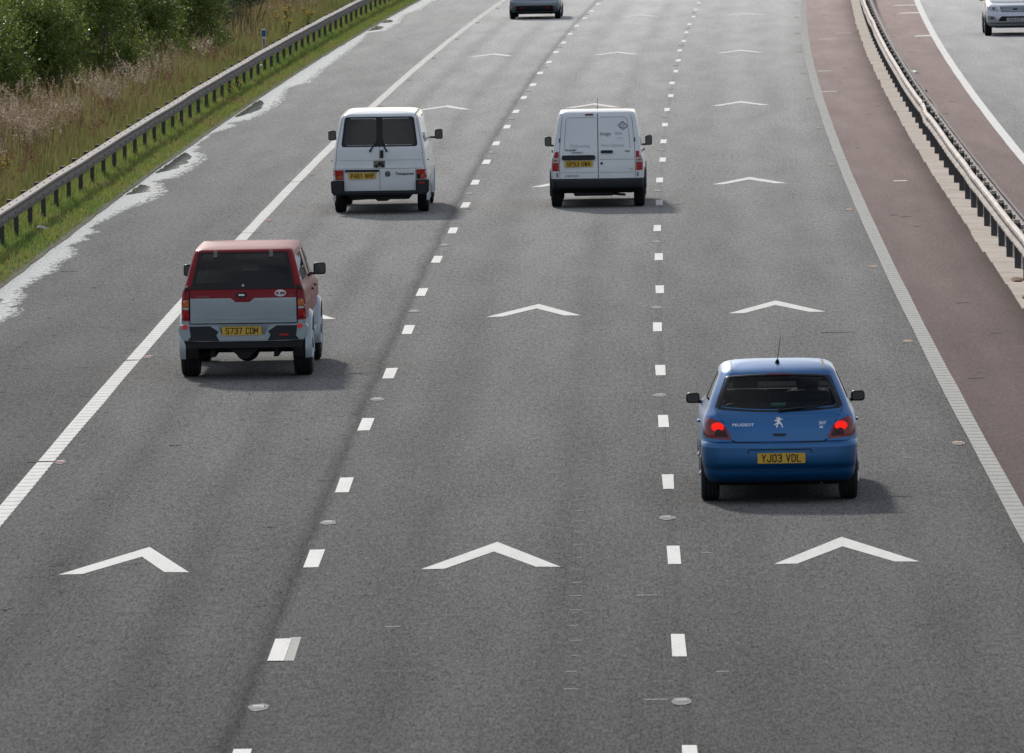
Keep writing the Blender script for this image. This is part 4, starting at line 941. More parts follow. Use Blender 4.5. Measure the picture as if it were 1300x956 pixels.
M_CLOTH = mat('dark_jacket', (.02, .022, .028), .9); M_SKIN = mat('skin', (.35, .20, .14), .6); M_HAIR = mat('dark_hair', (.015, .012, .010), .8)
def driver(car, x, y):
    r_ = skin_body('person', [(x, y+.12, .52), (x, y+.10, .72), (x, y+.08, .92), (x, y+.08, 1.08), (x, y+.09, 1.16), (x, y+.10, 1.25), (x, y+.11, 1.34),
        (x-.19, y+.09, 1.05), (x-.24, y+.22, .86), (x-.16, y+.48, .93), (x+.19, y+.09, 1.05), (x+.24, y+.22, .86), (x+.16, y+.48, .93), (x-.12, y+.5, .62), (x+.12, y+.5, .62), (x-.12, y+.72, .40), (x+.12, y+.72, .40), (x-.13, y+.56, .96), (x+.13, y+.56, .96)],
        [(0, 1), (1, 2), (2, 3), (3, 4), (4, 5), (5, 6), (3, 7), (7, 8), (8, 9), (3, 10), (10, 11), (11, 12), (0, 13), (0, 14), (13, 15), (14, 16), (9, 17), (12, 18)],
        [(.15, .12), (.14, .11), (.17, .12), (.13, .10), .055, (.082, .095), (.075, .085), .075, .05, .035, .075, .05, .035, .085, .085, .06, .06, .035, .035], M_CLOTH)
    th = car.root.matrix_world.copy(); bpy.context.view_layer.update(); r_.matrix_world = Matrix.Translation(car.root.location) @ Matrix.Rotation(car.root.rotation_euler.z, 4, 'Z')
    bm = bmesh.new(); bmesh.ops.create_uvsphere(bm, u_segments=20, v_segments=14, radius=1)
    for v in bm.verts: v.co = Vector((x+v.co.x*.095, y+.095+v.co.y*.105, 1.315+v.co.z*.095))
    bm_obj('hair', bm, M_HAIR, r_, True, 80); return r_
dr = driver(CR, .35, 1.12); tag(dr, 'driver in dark clothes seen from behind at the wheel of the blue hatchback', 'person')
st = bmesh.new(); 
for i in range(24):
    a, b = 2*math.pi*i/24, 2*math.pi*(i+1)/24; tube(st, (.35+.18*math.cos(a), 1.70, .93+.18*math.sin(a)), (.35+.18*math.cos(b), 1.70, .93+.18*math.sin(b)), .014, .014, 6)
bm_obj('steering_wheel', st, M_BLK, CR.root)
# ------------------------------------------------------------------ red and silver pickup with canopy
P_RED = paintmat('dark_red_paint', (.23, .004, .010), .0, .45, .12); P_RED.node_tree.nodes['Principled BSDF'].inputs['Specular IOR Level'].default_value = .25; P_SIL = paintmat('blue_silver_paint', (.34, .40, .44), .6, .40, .6)
k = [(.50, -.90, 3.60, .74, .10, .02, .1, .02), (.56, -.95, 3.68, .81, .12, .03, .15, .02), (.66, -.97, 3.72, .835, .12, .03, .2, .02), (.80, -.98, 3.74, .848, .12, .03, .2, .02), (1.0, -.985, 3.72, .848, .10, .03, .2, .02), (1.08, -.985, 3.66, .842, .09, .03, .2, .02),
     (1.13, -.98, 3.1, .838, .09, .03, .15, .02), (1.19, -.97, 2.72, .83, .08, .03, .12, .02), (1.225, -.955, 2.62, .815, .08, .03, .12, .02), (1.26, -.935, 2.56, .80, .08, .03, .12, .02), (1.5, -.80, 2.25, .735, .08, .03, .1, .02), (1.66, -.70, 2.0, .685, .09, .03, .1, .015),
     (1.715, -.66, 1.85, .66, .10, .03, .1, .01), (1.735, -.62, 1.5, .62, .10, .03, .1, .0), (1.75, -.54, 1.1, .54, .1, .03, .1, .0), (1.758, -.42, .8, .40, .08, .02, .1, 0), (1.762, -.25, .5, .15, .05, .01, .05, 0)]
PK = Car('pickup_truck', 24.55, -5.54, 'red and silver pickup truck with a tinted rear canopy, nearest vehicle in the left lane', 'pickup truck', k, [P_RED, M_TRIM, M_DARK, P_SIL])
PK.wr = .37; PK.dash = 2.4
pw = rpoly([(-.70, 1.215), (.70, 1.215), (.59, 1.695), (-.59, 1.695)], .03)
PK.window('rear', rpoly([(-.665, 1.30), (.665, 1.30), (.57, 1.675), (-.57, 1.675)], .03)); pws = rpoly([(-.66, 1.28), (.66, 1.28), (.58, 1.62), (-.58, 1.62)], .05); PK.window('front', pws)
ps = [rpoly([(-.75, 1.30), (.55, 1.30), (.55, 1.63), (-.60, 1.63)], .05), rpoly([(.78, 1.26), (1.50, 1.25), (1.50, 1.63), (.78, 1.63)], .04), rpoly([(1.58, 1.25), (2.45, 1.24), (1.98, 1.62), (1.58, 1.62)], .04)]
for v in ('left', 'right'):
    for q in ps: PK.window(v, q)
PK.finish_body([(0, 1), (0, -1), (2.96, 1), (2.96, -1)], .44, z_in=.95, zones=lambda c: 2 if c.z < .53 else (3 if c.z < .80 else 0), arch_in=.55)
PK.patch('canopy_window', 'rear', [(x*.985, z) for x, z in pw], GL_DARK, .004, .006, rings=6)
PK.patch('window_frame', 'rear', pw, M_BLK, .0065, .004, inner=.93, rings=2)
PK.patch('window_base_panel', 'rear', rpoly([(-.70, 1.215), (.70, 1.215), (.672, 1.30), (-.672, 1.30)], .01), M_BLK, .0085, .004, rings=2)
for x in (-.37, .37): 
    h = PK.patch('window_hinge', 'rear', rpoly([(x-.025, 1.63), (x+.025, 1.63), (x+.025, 1.718), (x-.025, 1.718)], .01), mat('hinge_grey', (.14, .13, .12), .5), .02, .02, rings=2, dens=.03)
PK.patch('window_lock', 'rear', [(.0+.018*math.cos(t*.628), 1.265+.018*math.sin(t*.628)) for t in range(10)], M_RIM, .018, .01, rings=2)
for v in ('left', 'right'):
    for q in ps: PK.patch('side_window', v, q, GL_DARK if q is ps[0] else GL_CLEAR, -.006, .004)
PK.patch('windscreen', 'front', pws, GL_CLEAR, -.006, .004)
PK.patch('tailgate', 'rear', [(-.705, 1.098), (-.705, .825), (.705, .825), (.705, 1.098), (.15, 1.098), (.085, 1.045), (-.10, 1.045), (-.165, 1.098)], P_SIL, .012, .012, rings=6)
PK.patch('tailgate_lower_ledge', 'rear', rpoly([(-.705, .768), (.705, .768), (.705, .832), (-.705, .832)], .008), P_SIL, .028, .02, rings=3)
PK.ribbon('panel_gap', 'rear', [(-.715, 1.21), (-.715, .76), (.715, .76), (.715, 1.21)], M_GAP, .014, .004)
PK.patch('handle_bezel', 'rear', rpoly([(-.085, 1.105), (.045, 1.105), (.055, 1.175), (-.095, 1.175)], .03), M_BLK, .014, .01, rings=3, dens=.03)
PK.patch('tailgate_handle', 'rear', rpoly([(-.06, 1.128), (.02, 1.128), (.02, 1.152), (-.06, 1.152)], .008), mat('handle_highlight', (.75, .75, .75), .3), .022, .01, rings=2)  # white stands for a highlight on the handle, painted into its colour
PK.text('maker_lettering', 'rear', 'MITSUBISHI', -.53, 1.122, .030, mat('dull_letters', (.32, .16, .15), .5), sx=1.1, off=.006)
stc = PK.patch('oval_sticker', 'rear', [(.495+.078*math.cos(t*.3142), 1.158+.045*math.sin(t*.3142)) for t in range(20)], mat('sticker_white', (.62, .62, .64), .5), .006, .003, rings=3, dens=.03)
PK.text('sticker_letter', 'rear', 'M', .455, 1.158, .045, mat('sticker_red', (.35, .02, .03), .5), off=.011, bold=.003, parent=stc); PK.text('sticker_letters', 'rear', '(/)TR', .525, 1.158, .036, M_PTXT, sx=.8, off=.011, bold=.002, parent=stc)
PK.text('model_badge', 'rear', '4WD', .63, 1.128, .024, mat('dull_letters2', (.30, .15, .14), .5), off=.006)
for sg in (-1, 1):
    F = lambda a, b, c_, d: rpoly([(sg*a, c_), (sg*b, c_), (sg*b, d), (sg*a, d)][::sg], .008)
    l = PK.patch('rear_lamp', 'rear', F(.722, .838, .835, 1.085), M_BLK, .010, .02, rings=2)
    PK.patch('amber_lens', 'rear', F(.728, .832, .985, 1.078), M_OLENS, .016, .01, rings=2, parent=l); PK.patch('clear_lens', 'rear', F(.728, .832, .948, .980), M_CLENS, .016, .01, rings=2, parent=l); PK.patch('red_lens', 'rear', F(.728, .832, .842, .942), M_RLENS, .016, .01, rings=2, parent=l)
    PK.patch('canopy_corner', 'rear', rpoly([(sg*.712, 1.272), (sg*.712, 1.215), (sg*.84, 1.20), (sg*.835, 1.235), (sg*.80, 1.282)], .01), M_BLK, .02, .03, rings=3)
# rear bumper
def bshape(bm, outline, y0, y1, bev=.012):
    A = [bm.verts.new((x, y0, z)) for x, z in outline]; B = [bm.verts.new((x, y1, z)) for x, z in outline]; n = len(outline)
    bm.faces.new(A); bm.faces.new(B[::-1])
    for i in range(n): bm.faces.new((A[i], B[i], B[(i+1) % n], A[(i+1) % n]))
bm = bmesh.new(); bshape(bm, [(-.84, .752), (-.43, .745), (-.33, .715), (-.28, .615), (.28, .615), (.33, .715), (.43, .745), (.84, .752), (.865, .70), (.84, .60), (.80, .545), (.55, .53), (-.55, .53), (-.80, .545), (-.84, .60), (-.865, .70)], -1.075, -.92); bmesh.ops.recalc_face_normals(bm, faces=bm.faces[:])
bmesh.ops.bevel(bm, geom=[e for e in bm.edges if abs(e.verts[0].co.y-e.verts[1].co.y) < .01 and e.verts[0].co.y < -1], offset=.014, segments=2, affect='EDGES'); bmp = bm_obj('rear_bumper', bm, P_SIL, PK.root, True, 40)
for sg in (1, -1):
    bm = bmesh.new(); bshape(bm, [(sg*.44, .735), (sg*.72, .735), (sg*.70, .60), (sg*.74, .545), (sg*.32, .535), (sg*.36, .61), (sg*.33, .66)][::sg], -1.084, -1.07); bm_obj('bumper_step', bm, M_GREYP, bmp)
bm = bmesh.new(); bshape(bm, [(-.80, .565), (.80, .565), (.76, .44), (-.76, .44)], -1.06, -.80); bm_obj('lower_bumper', bm, M_DARK, PK.root)
for x in (-.775, .755):
    bm = bmesh.new(); tube(bm, (x, -1.094, .728), (x, -1.06, .728), .034, .036, 16); bm_obj('fog_lamp', bm, mat('fog_red', (.62, .012, .012), .15, coat=.8, emit=(.6, .01, .01), es=.12), PK.root)
bm = bmesh.new(); box(bm, .48, .60, -1.088, -1.08, .60, .625); bm_obj('reflector', bm, M_RLENS, PK.root)
plate(PK, -.02, -1.085, .668, 'S737 CDM', .05)
# running gear seen under the bumper
bm = bmesh.new(); tube(bm, (-.68, 0, .37), (.68, 0, .37), .06, .06, 14); bmesh.ops.create_uvsphere(bm, u_segments=16, v_segments=10, radius=.17, matrix=Matrix.Translation((0, 0, .36)))
bm_obj('rear_axle', bm, M_DARK, PK.root)
bm = bmesh.new(); bshape(bm, [(-.22, .44), (.22, .44), (.10, .34), (.05, .29), (-.05, .29), (-.10, .34)], -.92, -.78); bm_obj('tow_bracket', bm, M_DARK, PK.root)
for x in (-.42, .42): rbox(PK.root, 'leaf_spring', x-.035, x+.035, -.75, .6, .30, .345, M_DARK, .01); rbox(PK.root, 'shackle', x-.03, x+.03, -.78, -.72, .30, .52, M_DARK, .01)
rbox(PK.root, 'chassis', -.50, .50, -.85, 3.4, .42, .52, M_DARK, .03); rbox(PK.root, 'mud_flap', .63, .86, -.47, -.455, .26, .52, M_BLK, .004); rbox(PK.root, 'mud_flap', -.86, -.63, -.47, -.455, .26, .52, M_BLK, .004)
def flare(car, y, r, sg, m, x0, x1, wd=.07, a0=-12, a1=192, zc=None):
    zc = zc or car.wr; bm = bmesh.new(); rows = []; prof = [(x0, 0), (x1-.01, 0), (x1, .012), (x1-.005, .04), (x1-.03, wd), (x0, wd+.02)]
    n = 26
    for i in range(n+1):
        a = R(a0+(a1-a0)*i/n); rows.append([bm.verts.new((sg*px, y+math.cos(a)*(r+pr), zc+math.sin(a)*(r+pr))) for px, pr in prof])
    for a, b in zip(rows, rows[1:]):
        for j in range(len(prof)): bm.faces.new((a[j], a[(j+1) % len(prof)], b[(j+1) % len(prof)], b[j]))
    bm.faces.new(rows[0]); bm.faces.new(rows[-1][::-1]); return bm_obj('wheel_arch_flare', bm, m, car.root, True, 50)
for sg in (1, -1):
    for y in (0, 2.96):
        wheel(PK.root, sg*.755, y, .37, .245); flare(PK, y, .44, sg, P_SIL, .80, .888)
    mirror(PK, sg, .83, 1.0 if sg > 0 else .94, 1.82, 1.235, 1.40, armz=1.25); PK.patch('side_step', 'right' if sg > 0 else 'left', rpoly([(.55, .50), (2.4, .50), (2.4, .55), (.55, .55)], .01), M_RIM, .07, .06)
    rbox(PK.root, 'door_handle', sg*.838, sg*.865, 1.0, 1.15, 1.08, 1.11, M_BLK, .008); rbox(PK.root, 'door_handle', sg*.838, sg*.865, 1.9, 2.05, 1.08, 1.11, M_BLK, .008)
    PK.ribbon('panel_gap', 'right' if sg > 0 else 'left', [(1.54, .6), (1.54, 1.24)], M_GAP); PK.ribbon('panel_gap', 'right' if sg > 0 else 'left', [(.62, .8), (.62, 1.75)], M_GAP, .02)
for x in (-.36, .36): seat(PK.root, x, 1.35, .75, 1.42, 1.60, .25, .14)
rbox(PK.root, 'rear_bench', -.60, .60, .72, .85, .75, 1.36, M_SEAT, .05); rbox(PK.root, 'cab_rear_wall', -.66, .66, .60, .63, .9, 1.34, M_TRIM, .01); rbox(PK.root, 'dashboard', -.62, .62, 2.1, 2.4, .9, 1.24, M_TRIM, .04)

# ------------------------------------------------------------------ white window van (left lane)
P_WHT = paintmat('white_van_paint', (.72, .75, .78), 0, .35, .7, (.50, .53, .55)); P_WH2 = paintmat('white_panel_van_paint', (.78, .81, .84), 0, .35, .7, (.56, .59, .62))
k = [(.36, -.98, 3.45, .80, .14, .03, .1, .02), (.42, -1.02, 3.58, .86, .14, .03, .2, .02), (.55, -1.03, 3.62, .88, .14, .03, .25, .02), (.70, -1.03, 3.62, .882, .12, .03, .25, .02), (.84, -1.03, 3.56, .88, .11, .03, .25, .02), (.90, -1.02, 3.50, .875, .1, .03, .2, .02), (1.05, -1.015, 3.2, .862, .10, .03, .2, .02), (1.19, -1.005, 2.95, .848, .10, .03, .15, .02),
     (1.24, -.99, 2.88, .84, .10, .03, .15, .02), (1.5, -.90, 2.5, .79, .10, .03, .12, .02), (1.74, -.815, 2.1, .738, .11, .03, .12, .015), (1.79, -.795, 2.0, .718, .12, .03, .12, .01), (1.825, -.765, 1.9, .685, .12, .03, .1, .01), (1.85, -.72, 1.8, .63, .12, .03, .1, .0), (1.868, -.62, 1.65, .53, .1, .03, .1, 0), (1.88, -.42, 1.4, .36, .08, .02, .1, 0), (1.884, -.2, 1.2, .15, .05, .01, .05, 0)]
VL = Car('window_van', 67.55, -5.12, 'older white van with two dark rear windows, ahead of the pickup in the left lane', 'van', k, [P_WHT, M_TRIM, M_DARK], 'white vans driving side by side')
VL.wr = .32; VL.dash = 2.6
g = [rpoly([(-.655, 1.28), (-.085, 1.28), (-.05, 1.40), (-.06, 1.755), (-.595, 1.755)], [.05, .08, .05, .04, .05]), rpoly([(.655, 1.28), (.105, 1.28), (.06, 1.40), (.06, 1.755), (.595, 1.755)][::-1], [.05, .04, .05, .08, .05])]
for q in g: VL.window('rear', q)
vws = rpoly([(-.72, 1.22), (.72, 1.22), (.62, 1.72), (-.62, 1.72)], .06); VL.window('front', vws); vsd = rpoly([(1.45, 1.22), (2.75, 1.20), (2.15, 1.70), (1.45, 1.70)], .05)
for v in ('left', 'right'): VL.window(v, vsd)
VL.finish_body([(0, 1), (0, -1), (2.92, 1), (2.92, -1)], .40, z_in=.95, zones=lambda c: 2 if c.z < .38 else 0)
VL.patch('window_surround', 'rear', rpoly([(-.705, 1.245), (.705, 1.245), (.635, 1.79), (-.635, 1.79)], .06), M_BLK, .002, .003, inner=.90, rings=2)
bm = bmesh.new()
VL.patch('centre_pillar', 'rear', [(-.10, 1.25), (.12, 1.25), (.065, 1.40), (.065, 1.78), (-.065, 1.78), (-.055, 1.40)], M_BLK, .004, .004, rings=2)
for q in g: VL.patch('rear_window', 'rear', q, GL_VAN, .0055, .004, rings=5)
for v in ('left', 'right'): VL.patch('side_window', v, vsd, GL_VAN, -.006, .004)
VL.patch('windscreen', 'front', vws, GL_CLEAR, -.006, .004)
for pts in ([(0, .45), (0, 1.245)], [(0, 1.79), (0, 1.86)], [(-.66, .44), (-.66, .84)], [(.66, .44), (.66, .84)], [(-.84, .845), (.84, .845)], [(-.82, 1.0), (.82, 1.0)]): VL.ribbon('panel_gap', 'rear', pts, M_GAP if pts[0][0] != -.82 else mat('soft_crease', (.34, .36, .38), .5), .007 if pts[0][0] > -.8 else .006)
for sg in (1, -1):
    VL.ribbon('panel_gap', 'rear', [(sg*.825, .85), (sg*.80, 1.0), (sg*.785, 1.2), (sg*.685, 1.75), (sg*.62, 1.83)], mat('soft_seam', (.22, .235, .25), .5), .010)
    F = lambda a, b, c_, d: rpoly([(sg*a, c_), (sg*b, c_), (sg*b, d), (sg*a, d)][::sg], .008)
    l = VL.patch('rear_lamp', 'rear', F(.672, .868, .645, .825), M_DARK, .010, .02, rings=2); VL.patch('red_lens', 'rear', F(.682, .862, .735, .82), M_RLENS, .016, .01, rings=2, parent=l); VL.patch('orange_lens', 'rear', F(.682, .80, .65, .73) if sg < 0 else F(.75, .862, .65, .73), mat('orange_red_lens', (.40, .045, .01), .2, coat=.8), .016, .01, rings=2, parent=l)
    mirror(VL, sg, .925, 1.075, 2.25, 1.235, 1.425, armz=1.27, dy=.10); wheel(VL.root, sg*.765, 0, .32, .20); wheel(VL.root, sg*.765, 2.92, .32, .20); flare(VL, 0, .40, sg, P_WHT, .84, .892, .04); flare(VL, 2.92, .40, sg, P_WHT, .84, .892, .04)
    VL.ribbon('panel_gap', 'right' if sg > 0 else 'left', [(1.32, .45), (1.32, 1.80)], M_GAP, .012); VL.ribbon('panel_gap', 'right' if sg > 0 else 'left', [(.2, .45), (.2, 1.75), (1.32, 1.75)], M_GAP, .012)
    VL.patch('window_vent', 'right' if sg > 0 else 'left', rpoly([(-.50, 1.34), (-.42, 1.34), (-.42, 1.42), (-.50, 1.42)], .01), M_BLK, .008, .01, rings=2)
    VL.ribbon('drip_rail', 'top', [(sg*.665, -.70), (sg*.672, .4), (sg*.665, 1.6)], mat('dull_rail', (.30, .29, .22), .6), .025, .008)
    rbox(VL.root, 'side_marker', sg*.87, sg*.90, -.80, -.74, .98, 1.0, M_BLK, .004)
# wraparound grey bumper
bm = bmesh.new(); bshape(bm, [(-.66, .44), (-.66, .635), (-.885, .635), (-.905, .60), (-.895, .42), (-.85, .365), (.85, .365), (.895, .42), (.905, .60), (.885, .635), (.66, .635), (.66, .44)], -1.10, -.80)
bmesh.ops.recalc_face_normals(bm, faces=bm.faces[:]); bmesh.ops.bevel(bm, geom=[e for e in bm.edges if e.verts[0].co.y < -1 and e.verts[1].co.y < -1], offset=.03, segments=3, affect='EDGES'); bm_obj('rear_bumper', bm, M_GREYP, VL.root, True, 40)
bm = bmesh.new(); box(bm, .72, .82, -1.108, -1.098, .565, .60); bm_obj('reflector', bm, M_RLENS, VL.root)
VL.patch('plate_light_bar', 'rear', rpoly([(-.64, .788), (-.015, .788), (-.015, .828), (-.64, .828)], .008), M_BLK, .03, .03, rings=2)
plate(VL, -.32, -1.040, .716, 'P481 NHP', .02, .50)
VL.patch('round_badge', 'rear', [(.145+.052*math.cos(t*.3142), .745+.052*math.sin(t*.3142)) for t in range(20)], mat('grey_badge', (.07, .085, .11), .4), .008, .005, rings=2, dens=.03)
VL.text('round_badge_letters', 'rear', 'VW', .145, .745, .055, mat('grey_badge_letters', (.22, .25, .28), .4), sx=.8, off=.014)
VL.text('model_lettering', 'rear', 'Transporter', .46, .745, .066, M_BLK, sx=1.05, off=.005, bold=.0015)
sq = VL.patch('square_sticker', 'rear', rpoly([(-.115, .865), (.10, .865), (.10, .99), (-.115, .99)], .005), mat('brown_sticker', (.17, .155, .12), .6), .004, .002, rings=2)
for a, b, c_, d in ((-.06, .89, .03, .035), (.0, .93, .035, .04), (.055, .895, .03, .035), (.05, .95, .02, .02)): VL.patch('sticker_motif', 'rear', [(a+c_*math.cos(t*.628), b+d*math.sin(t*.628)) for t in range(10)], M_BLK, .0075, .001, rings=2, parent=sq)
VL.patch('door_handle', 'rear', rpoly([(.012, 1.035), (.072, 1.035), (.072, 1.185), (.012, 1.185)], .02), M_BLK, .03, .02, rings=2)
for x0, x1 in ((-.17, -.09), (.13, .06)):
    a = VL.ray('rear', x0, 1.17)[0]; b = VL.ray('rear', x1, 1.30)[0]; bm = bmesh.new(); tube(bm, a+Vector((0, -.03, 0)), b+Vector((0, -.03, 0)), .016, .010, 8); tube(bm, a+Vector((0, .01, 0)), a+Vector((0, -.04, 0)), .022, .02, 10); bm_obj('wiper', bm, M_BLK, VL.root)
rbox(VL.root, 'chassis', -.55, .55, -.85, 3.2, .27, .42, M_DARK, .04); bm = bmesh.new(); bshape(bm, [(-.62, .37), (.62, .37), (.50, .27), (.18, .27), (.12, .24), (-.05, .24), (-.10, .28), (-.52, .26)], -.90, -.70); bm_obj('tow_bracket', bm, M_DARK, VL.root)
for x in (-.40, .42): seat(VL.root, x, 1.9, .80, 1.35, 1.55, .24, .13)
rbox(VL.root, 'dashboard', -.66, .66, 2.45, 2.75, .9, 1.20, M_TRIM, .04)

# ------------------------------------------------------------------ white panel van (middle lane)
k = [(.28, -.55, 3.30, .76, .12, .03, .1, .02), (.34, -.66, 3.40, .83, .14, .04, .2, .02), (.38, -.72, 3.46, .855, .16, .05, .25, .02), (.50, -.735, 3.50, .868, .16, .05, .25, .02), (.535, -.725, 3.50, .872, .16, .05, .25, .02), (.552, -.66, 3.49, .876, .10, .03, .25, .02), (.70, -.66, 3.46, .880, .09, .03, .25, .02), (.88, -.655, 3.30, .868, .09, .03, .2, .02),
     (.98, -.652, 3.0, .850, .09, .03, .2, .02), (1.06, -.648, 2.75, .836, .09, .03, .15, .02), (1.12, -.64, 2.6, .826, .09, .03, .15, .02), (1.4, -.605, 2.2, .783, .09, .03, .12, .02), (1.65, -.57, 1.85, .738, .10, .03, .12, .015), (1.72, -.55, 1.6, .715, .11, .03, .1, .01), (1.76, -.53, 1.2, .688, .11, .03, .1, .0), (1.782, -.49, .8, .64, .11, .03, .1, .0), (1.795, -.42, .5, .55, .1, .02, .1, 0), (1.802, -.3, .35, .35, .08, .02, .08, 0), (1.804, -.15, .2, .15, .05, .01, .05, 0)]
CN = Car('panel_van', 68.35, -1.13, 'white panel van with windowless rear doors and a small diamond logo, in the middle lane', 'van', k, [P_WH2, M_TRIM, M_DARK, M_GREYP], 'white vans driving side by side')
CN.wr = .31; CN.dash = 2.3
cws = rpoly([(-.68, 1.14), (.68, 1.14), (.60, 1.64), (-.60, 1.64)], .06); CN.window('front', cws); csd = rpoly([(1.25, 1.13), (2.45, 1.12), (1.95, 1.60), (1.25, 1.62)], .05)
for v in ('left', 'right'): CN.window(v, csd)
CN.finish_body([(0, 1), (0, -1), (2.66, 1), (2.66, -1)], .37, z_in=.95, zones=lambda c: 2 if c.z < .33 else (3 if c.z < .545 and c.y < -.40 else 0))
for v in ('left', 'right'): CN.patch('side_window', v, csd, GL_CLEAR, -.006, .004)
CN.patch('windscreen', 'front', cws, GL_CLEAR, -.006, .004)
M_SS = mat('soft_shadow_seam', (.30, .32, .35), .5); M_LP = mat('pale_lettering', (.50, .53, .57), .5); M_LG = mat('grey_lettering', (.33, .35, .38), .5); M_LD = mat('dark_lettering', (.12, .13, .15), .5); M_LB = mat('blue_logo', (.12, .14, .25), .5); M_LBP = mat('pale_blue_lettering', (.30, .33, .46), .5)
CN.ribbon('panel_gap', 'rear', [(.015, .56), (.015, 1.785)], M_GAP, .014)
for sg in (1, -1):
    CN.ribbon('panel_gap', 'rear', [(sg*.70, .57), (sg*.695, 1.1), (sg*.655, 1.6), (sg*.63, 1.755)], mat('seam_grey', (.12, .13, .14), .6), .009)
    CN.ribbon('panel_crease', 'rear', [(sg*.06, 1.68), (sg*.52, 1.68), (sg*.565, 1.62), (sg*.60, 1.25), (sg*.61, 1.10)] if sg > 0 else [(-.03, 1.675), (-.53, 1.675), (-.57, 1.62), (-.60, 1.25), (-.61, 1.10)], M_SS, .010)
    CN.ribbon('panel_crease', 'rear', [(sg*.05, .66), (sg*.68, .66)], M_SS, .008)
    F = lambda a, b, c_, d: rpoly([(sg*a, c_), (sg*b, c_), (sg*b, d), (sg*a, d)][::sg], .012)
    l = CN.patch('rear_lamp', 'rear', F(.715, .838, .695, 1.05), M_RLENS, .010, .02, rings=2); CN.patch('clear_lens', 'rear', F(.722, .832, .845, .935), M_CLENS, .016, .01, rings=2, parent=l); CN.patch('reversing_lens', 'rear', F(.74, .815, .87, .91), mat('smoky_lens', (.28, .10, .09), .2), .018, .004, rings=2, parent=l)
    for z in (1.26, .62): CN.patch('door_hinge', 'rear', rpoly([(sg*(.70-(z-1.2)*.08)-.012, z-.04), (sg*(.70-(z-1.2)*.08)+.012, z-.04), (sg*(.70-(z-1.2)*.08)+.012, z+.04), (sg*(.70-(z-1.2)*.08)-.012, z+.04)], .008), mat('hinge_dark', (.10, .11, .12), .5), .012, .01, rings=2)
    mirror(CN, sg, .88, 1.01, 1.85, 1.045, 1.235, armz=1.06, dy=.10); wheel(CN.root, sg*.765, 0, .31, .195); wheel(CN.root, sg*.765, 2.66, .31, .195); flare(CN, 0, .37, sg, M_GREYP, .84, .893, .035); flare(CN, 2.66, .37, sg, M_GREYP, .84, .893, .035)
    CN.ribbon('panel_gap', 'right' if sg > 0 else 'left', [(1.12, .45), (1.12, 1.70)], M_GAP, .012); rbox(CN.root, 'door_handle', sg*.84, sg*.875, 1.2, 1.36, .98, 1.01, M_BLK, .008); CN.patch('side_marker', 'right' if sg > 0 else 'left', rpoly([(-.45, 1.03), (-.38, 1.03), (-.38, 1.06), (-.45, 1.06)], .005), M_BLK, .02, .02)
CN.ribbon('panel_crease', 'rear', [(.05, .90), (.68, .90)], M_SS, .009)
CN.patch('high_brake_lamp', 'rear', rpoly([(-.215, 1.715), (-.065, 1.715), (-.065, 1.745), (-.215, 1.745)], .008, 2), mat('dim_red_lamp', (.12, .012, .016), .3), .014, .012, rings=2)
CN.patch('plate_light_bar', 'rear', rpoly([(-.655, .893), (-.04, .893), (-.04, .985), (-.655, .985)], .035), M_GREYP, .035, .035, rings=3, dens=.03)
plate(CN, -.345, -.672, .825, 'GP53 UWA', .02, .52)
CN.patch('door_handle', 'rear', rpoly([(.065, 1.015), (.29, 1.015), (.29, 1.070), (.065, 1.070)], .022), M_GREYP, .025, .02, rings=3, dens=.03)
CN.patch('door_lock', 'rear', [(.078+.024*math.cos(t*.5236), .828+.024*math.sin(t*.5236)) for t in range(12)], M_BLK, .01, .008, rings=2, dens=.03)
CN.text('model_lettering', 'rear', 'TRANSIT', -.49, 1.075, .050, M_LD, sx=1.15, bold=.0015); CN.text('model_lettering', 'rear', 'CONNECT', -.37, 1.030, .042, M_LD, sx=1.05, bold=.001)
CN.text('trim_badge', 'rear', 'T200', .555, 1.045, .046, M_LD, sx=.95, bold=.0015); CN.text('trim_badge', 'rear', 'TDCi', .62, .715, .032, M_LD, sx=1.0)
CN.text('company_lettering', 'rear', 'image', .155, 1.375, .095, M_LG, sx=.92, bold=.0022); CN.text('company_lettering', 'rear', 'data', .395, 1.385, .095, M_LP, sx=.92); CN.text('company_lettering', 'rear', 'group', .43, 1.295, .040, M_LP, sx=1.2)
CN.text('slogan_lettering', 'rear', 'Delivering', -.32, 1.155, .085, M_LP, sx=1.05); CN.text('slogan_lettering', 'rear', 'Print Solutions', .29, 1.160, .085, M_LP, sx=.86)
CN.text('phone_lettering', 'rear', '01482 652323', -.47, .600, .052, M_LBP, sx=.85, bold=.001)
lg = CN.ribbon('diamond_logo', 'rear', [(.475, 1.595), (.395, 1.525), (.48, 1.445), (.565, 1.51), (.475, 1.595)], M_LB, .020, .003)
CN.ribbon('logo_swirl', 'rear', [(.50, 1.49), (.455, 1.49), (.44, 1.525), (.475, 1.55), (.51, 1.53), (.49, 1.50)], M_LB, .012, .003, parent=lg, step=.02)
rbox(CN.root, 'exhaust_silencer', -.45, .30, -.55, -.30, .22, .32, M_DARK, .04); rbox(CN.root, 'rear_axle', -.66, .66, -.06, .06, .25, .36, M_DARK, .03)
bm = bmesh.new(); tube(bm, (.30, -.40, .25), (.50, -.60, .24), .025, .025, 10); bm_obj('exhaust', bm, M_DARK, CN.root)
rbox(CN.root, 'bulkhead', -.64, .64, .95, 1.0, .96, 1.66, M_TRIM, .02); bm = bmesh.new(); tube(bm, (0, 1.10, 1.76), (0, .98, 1.98), .006, .003, 6); bm_obj('aerial', bm, M_BLK, CN.root)

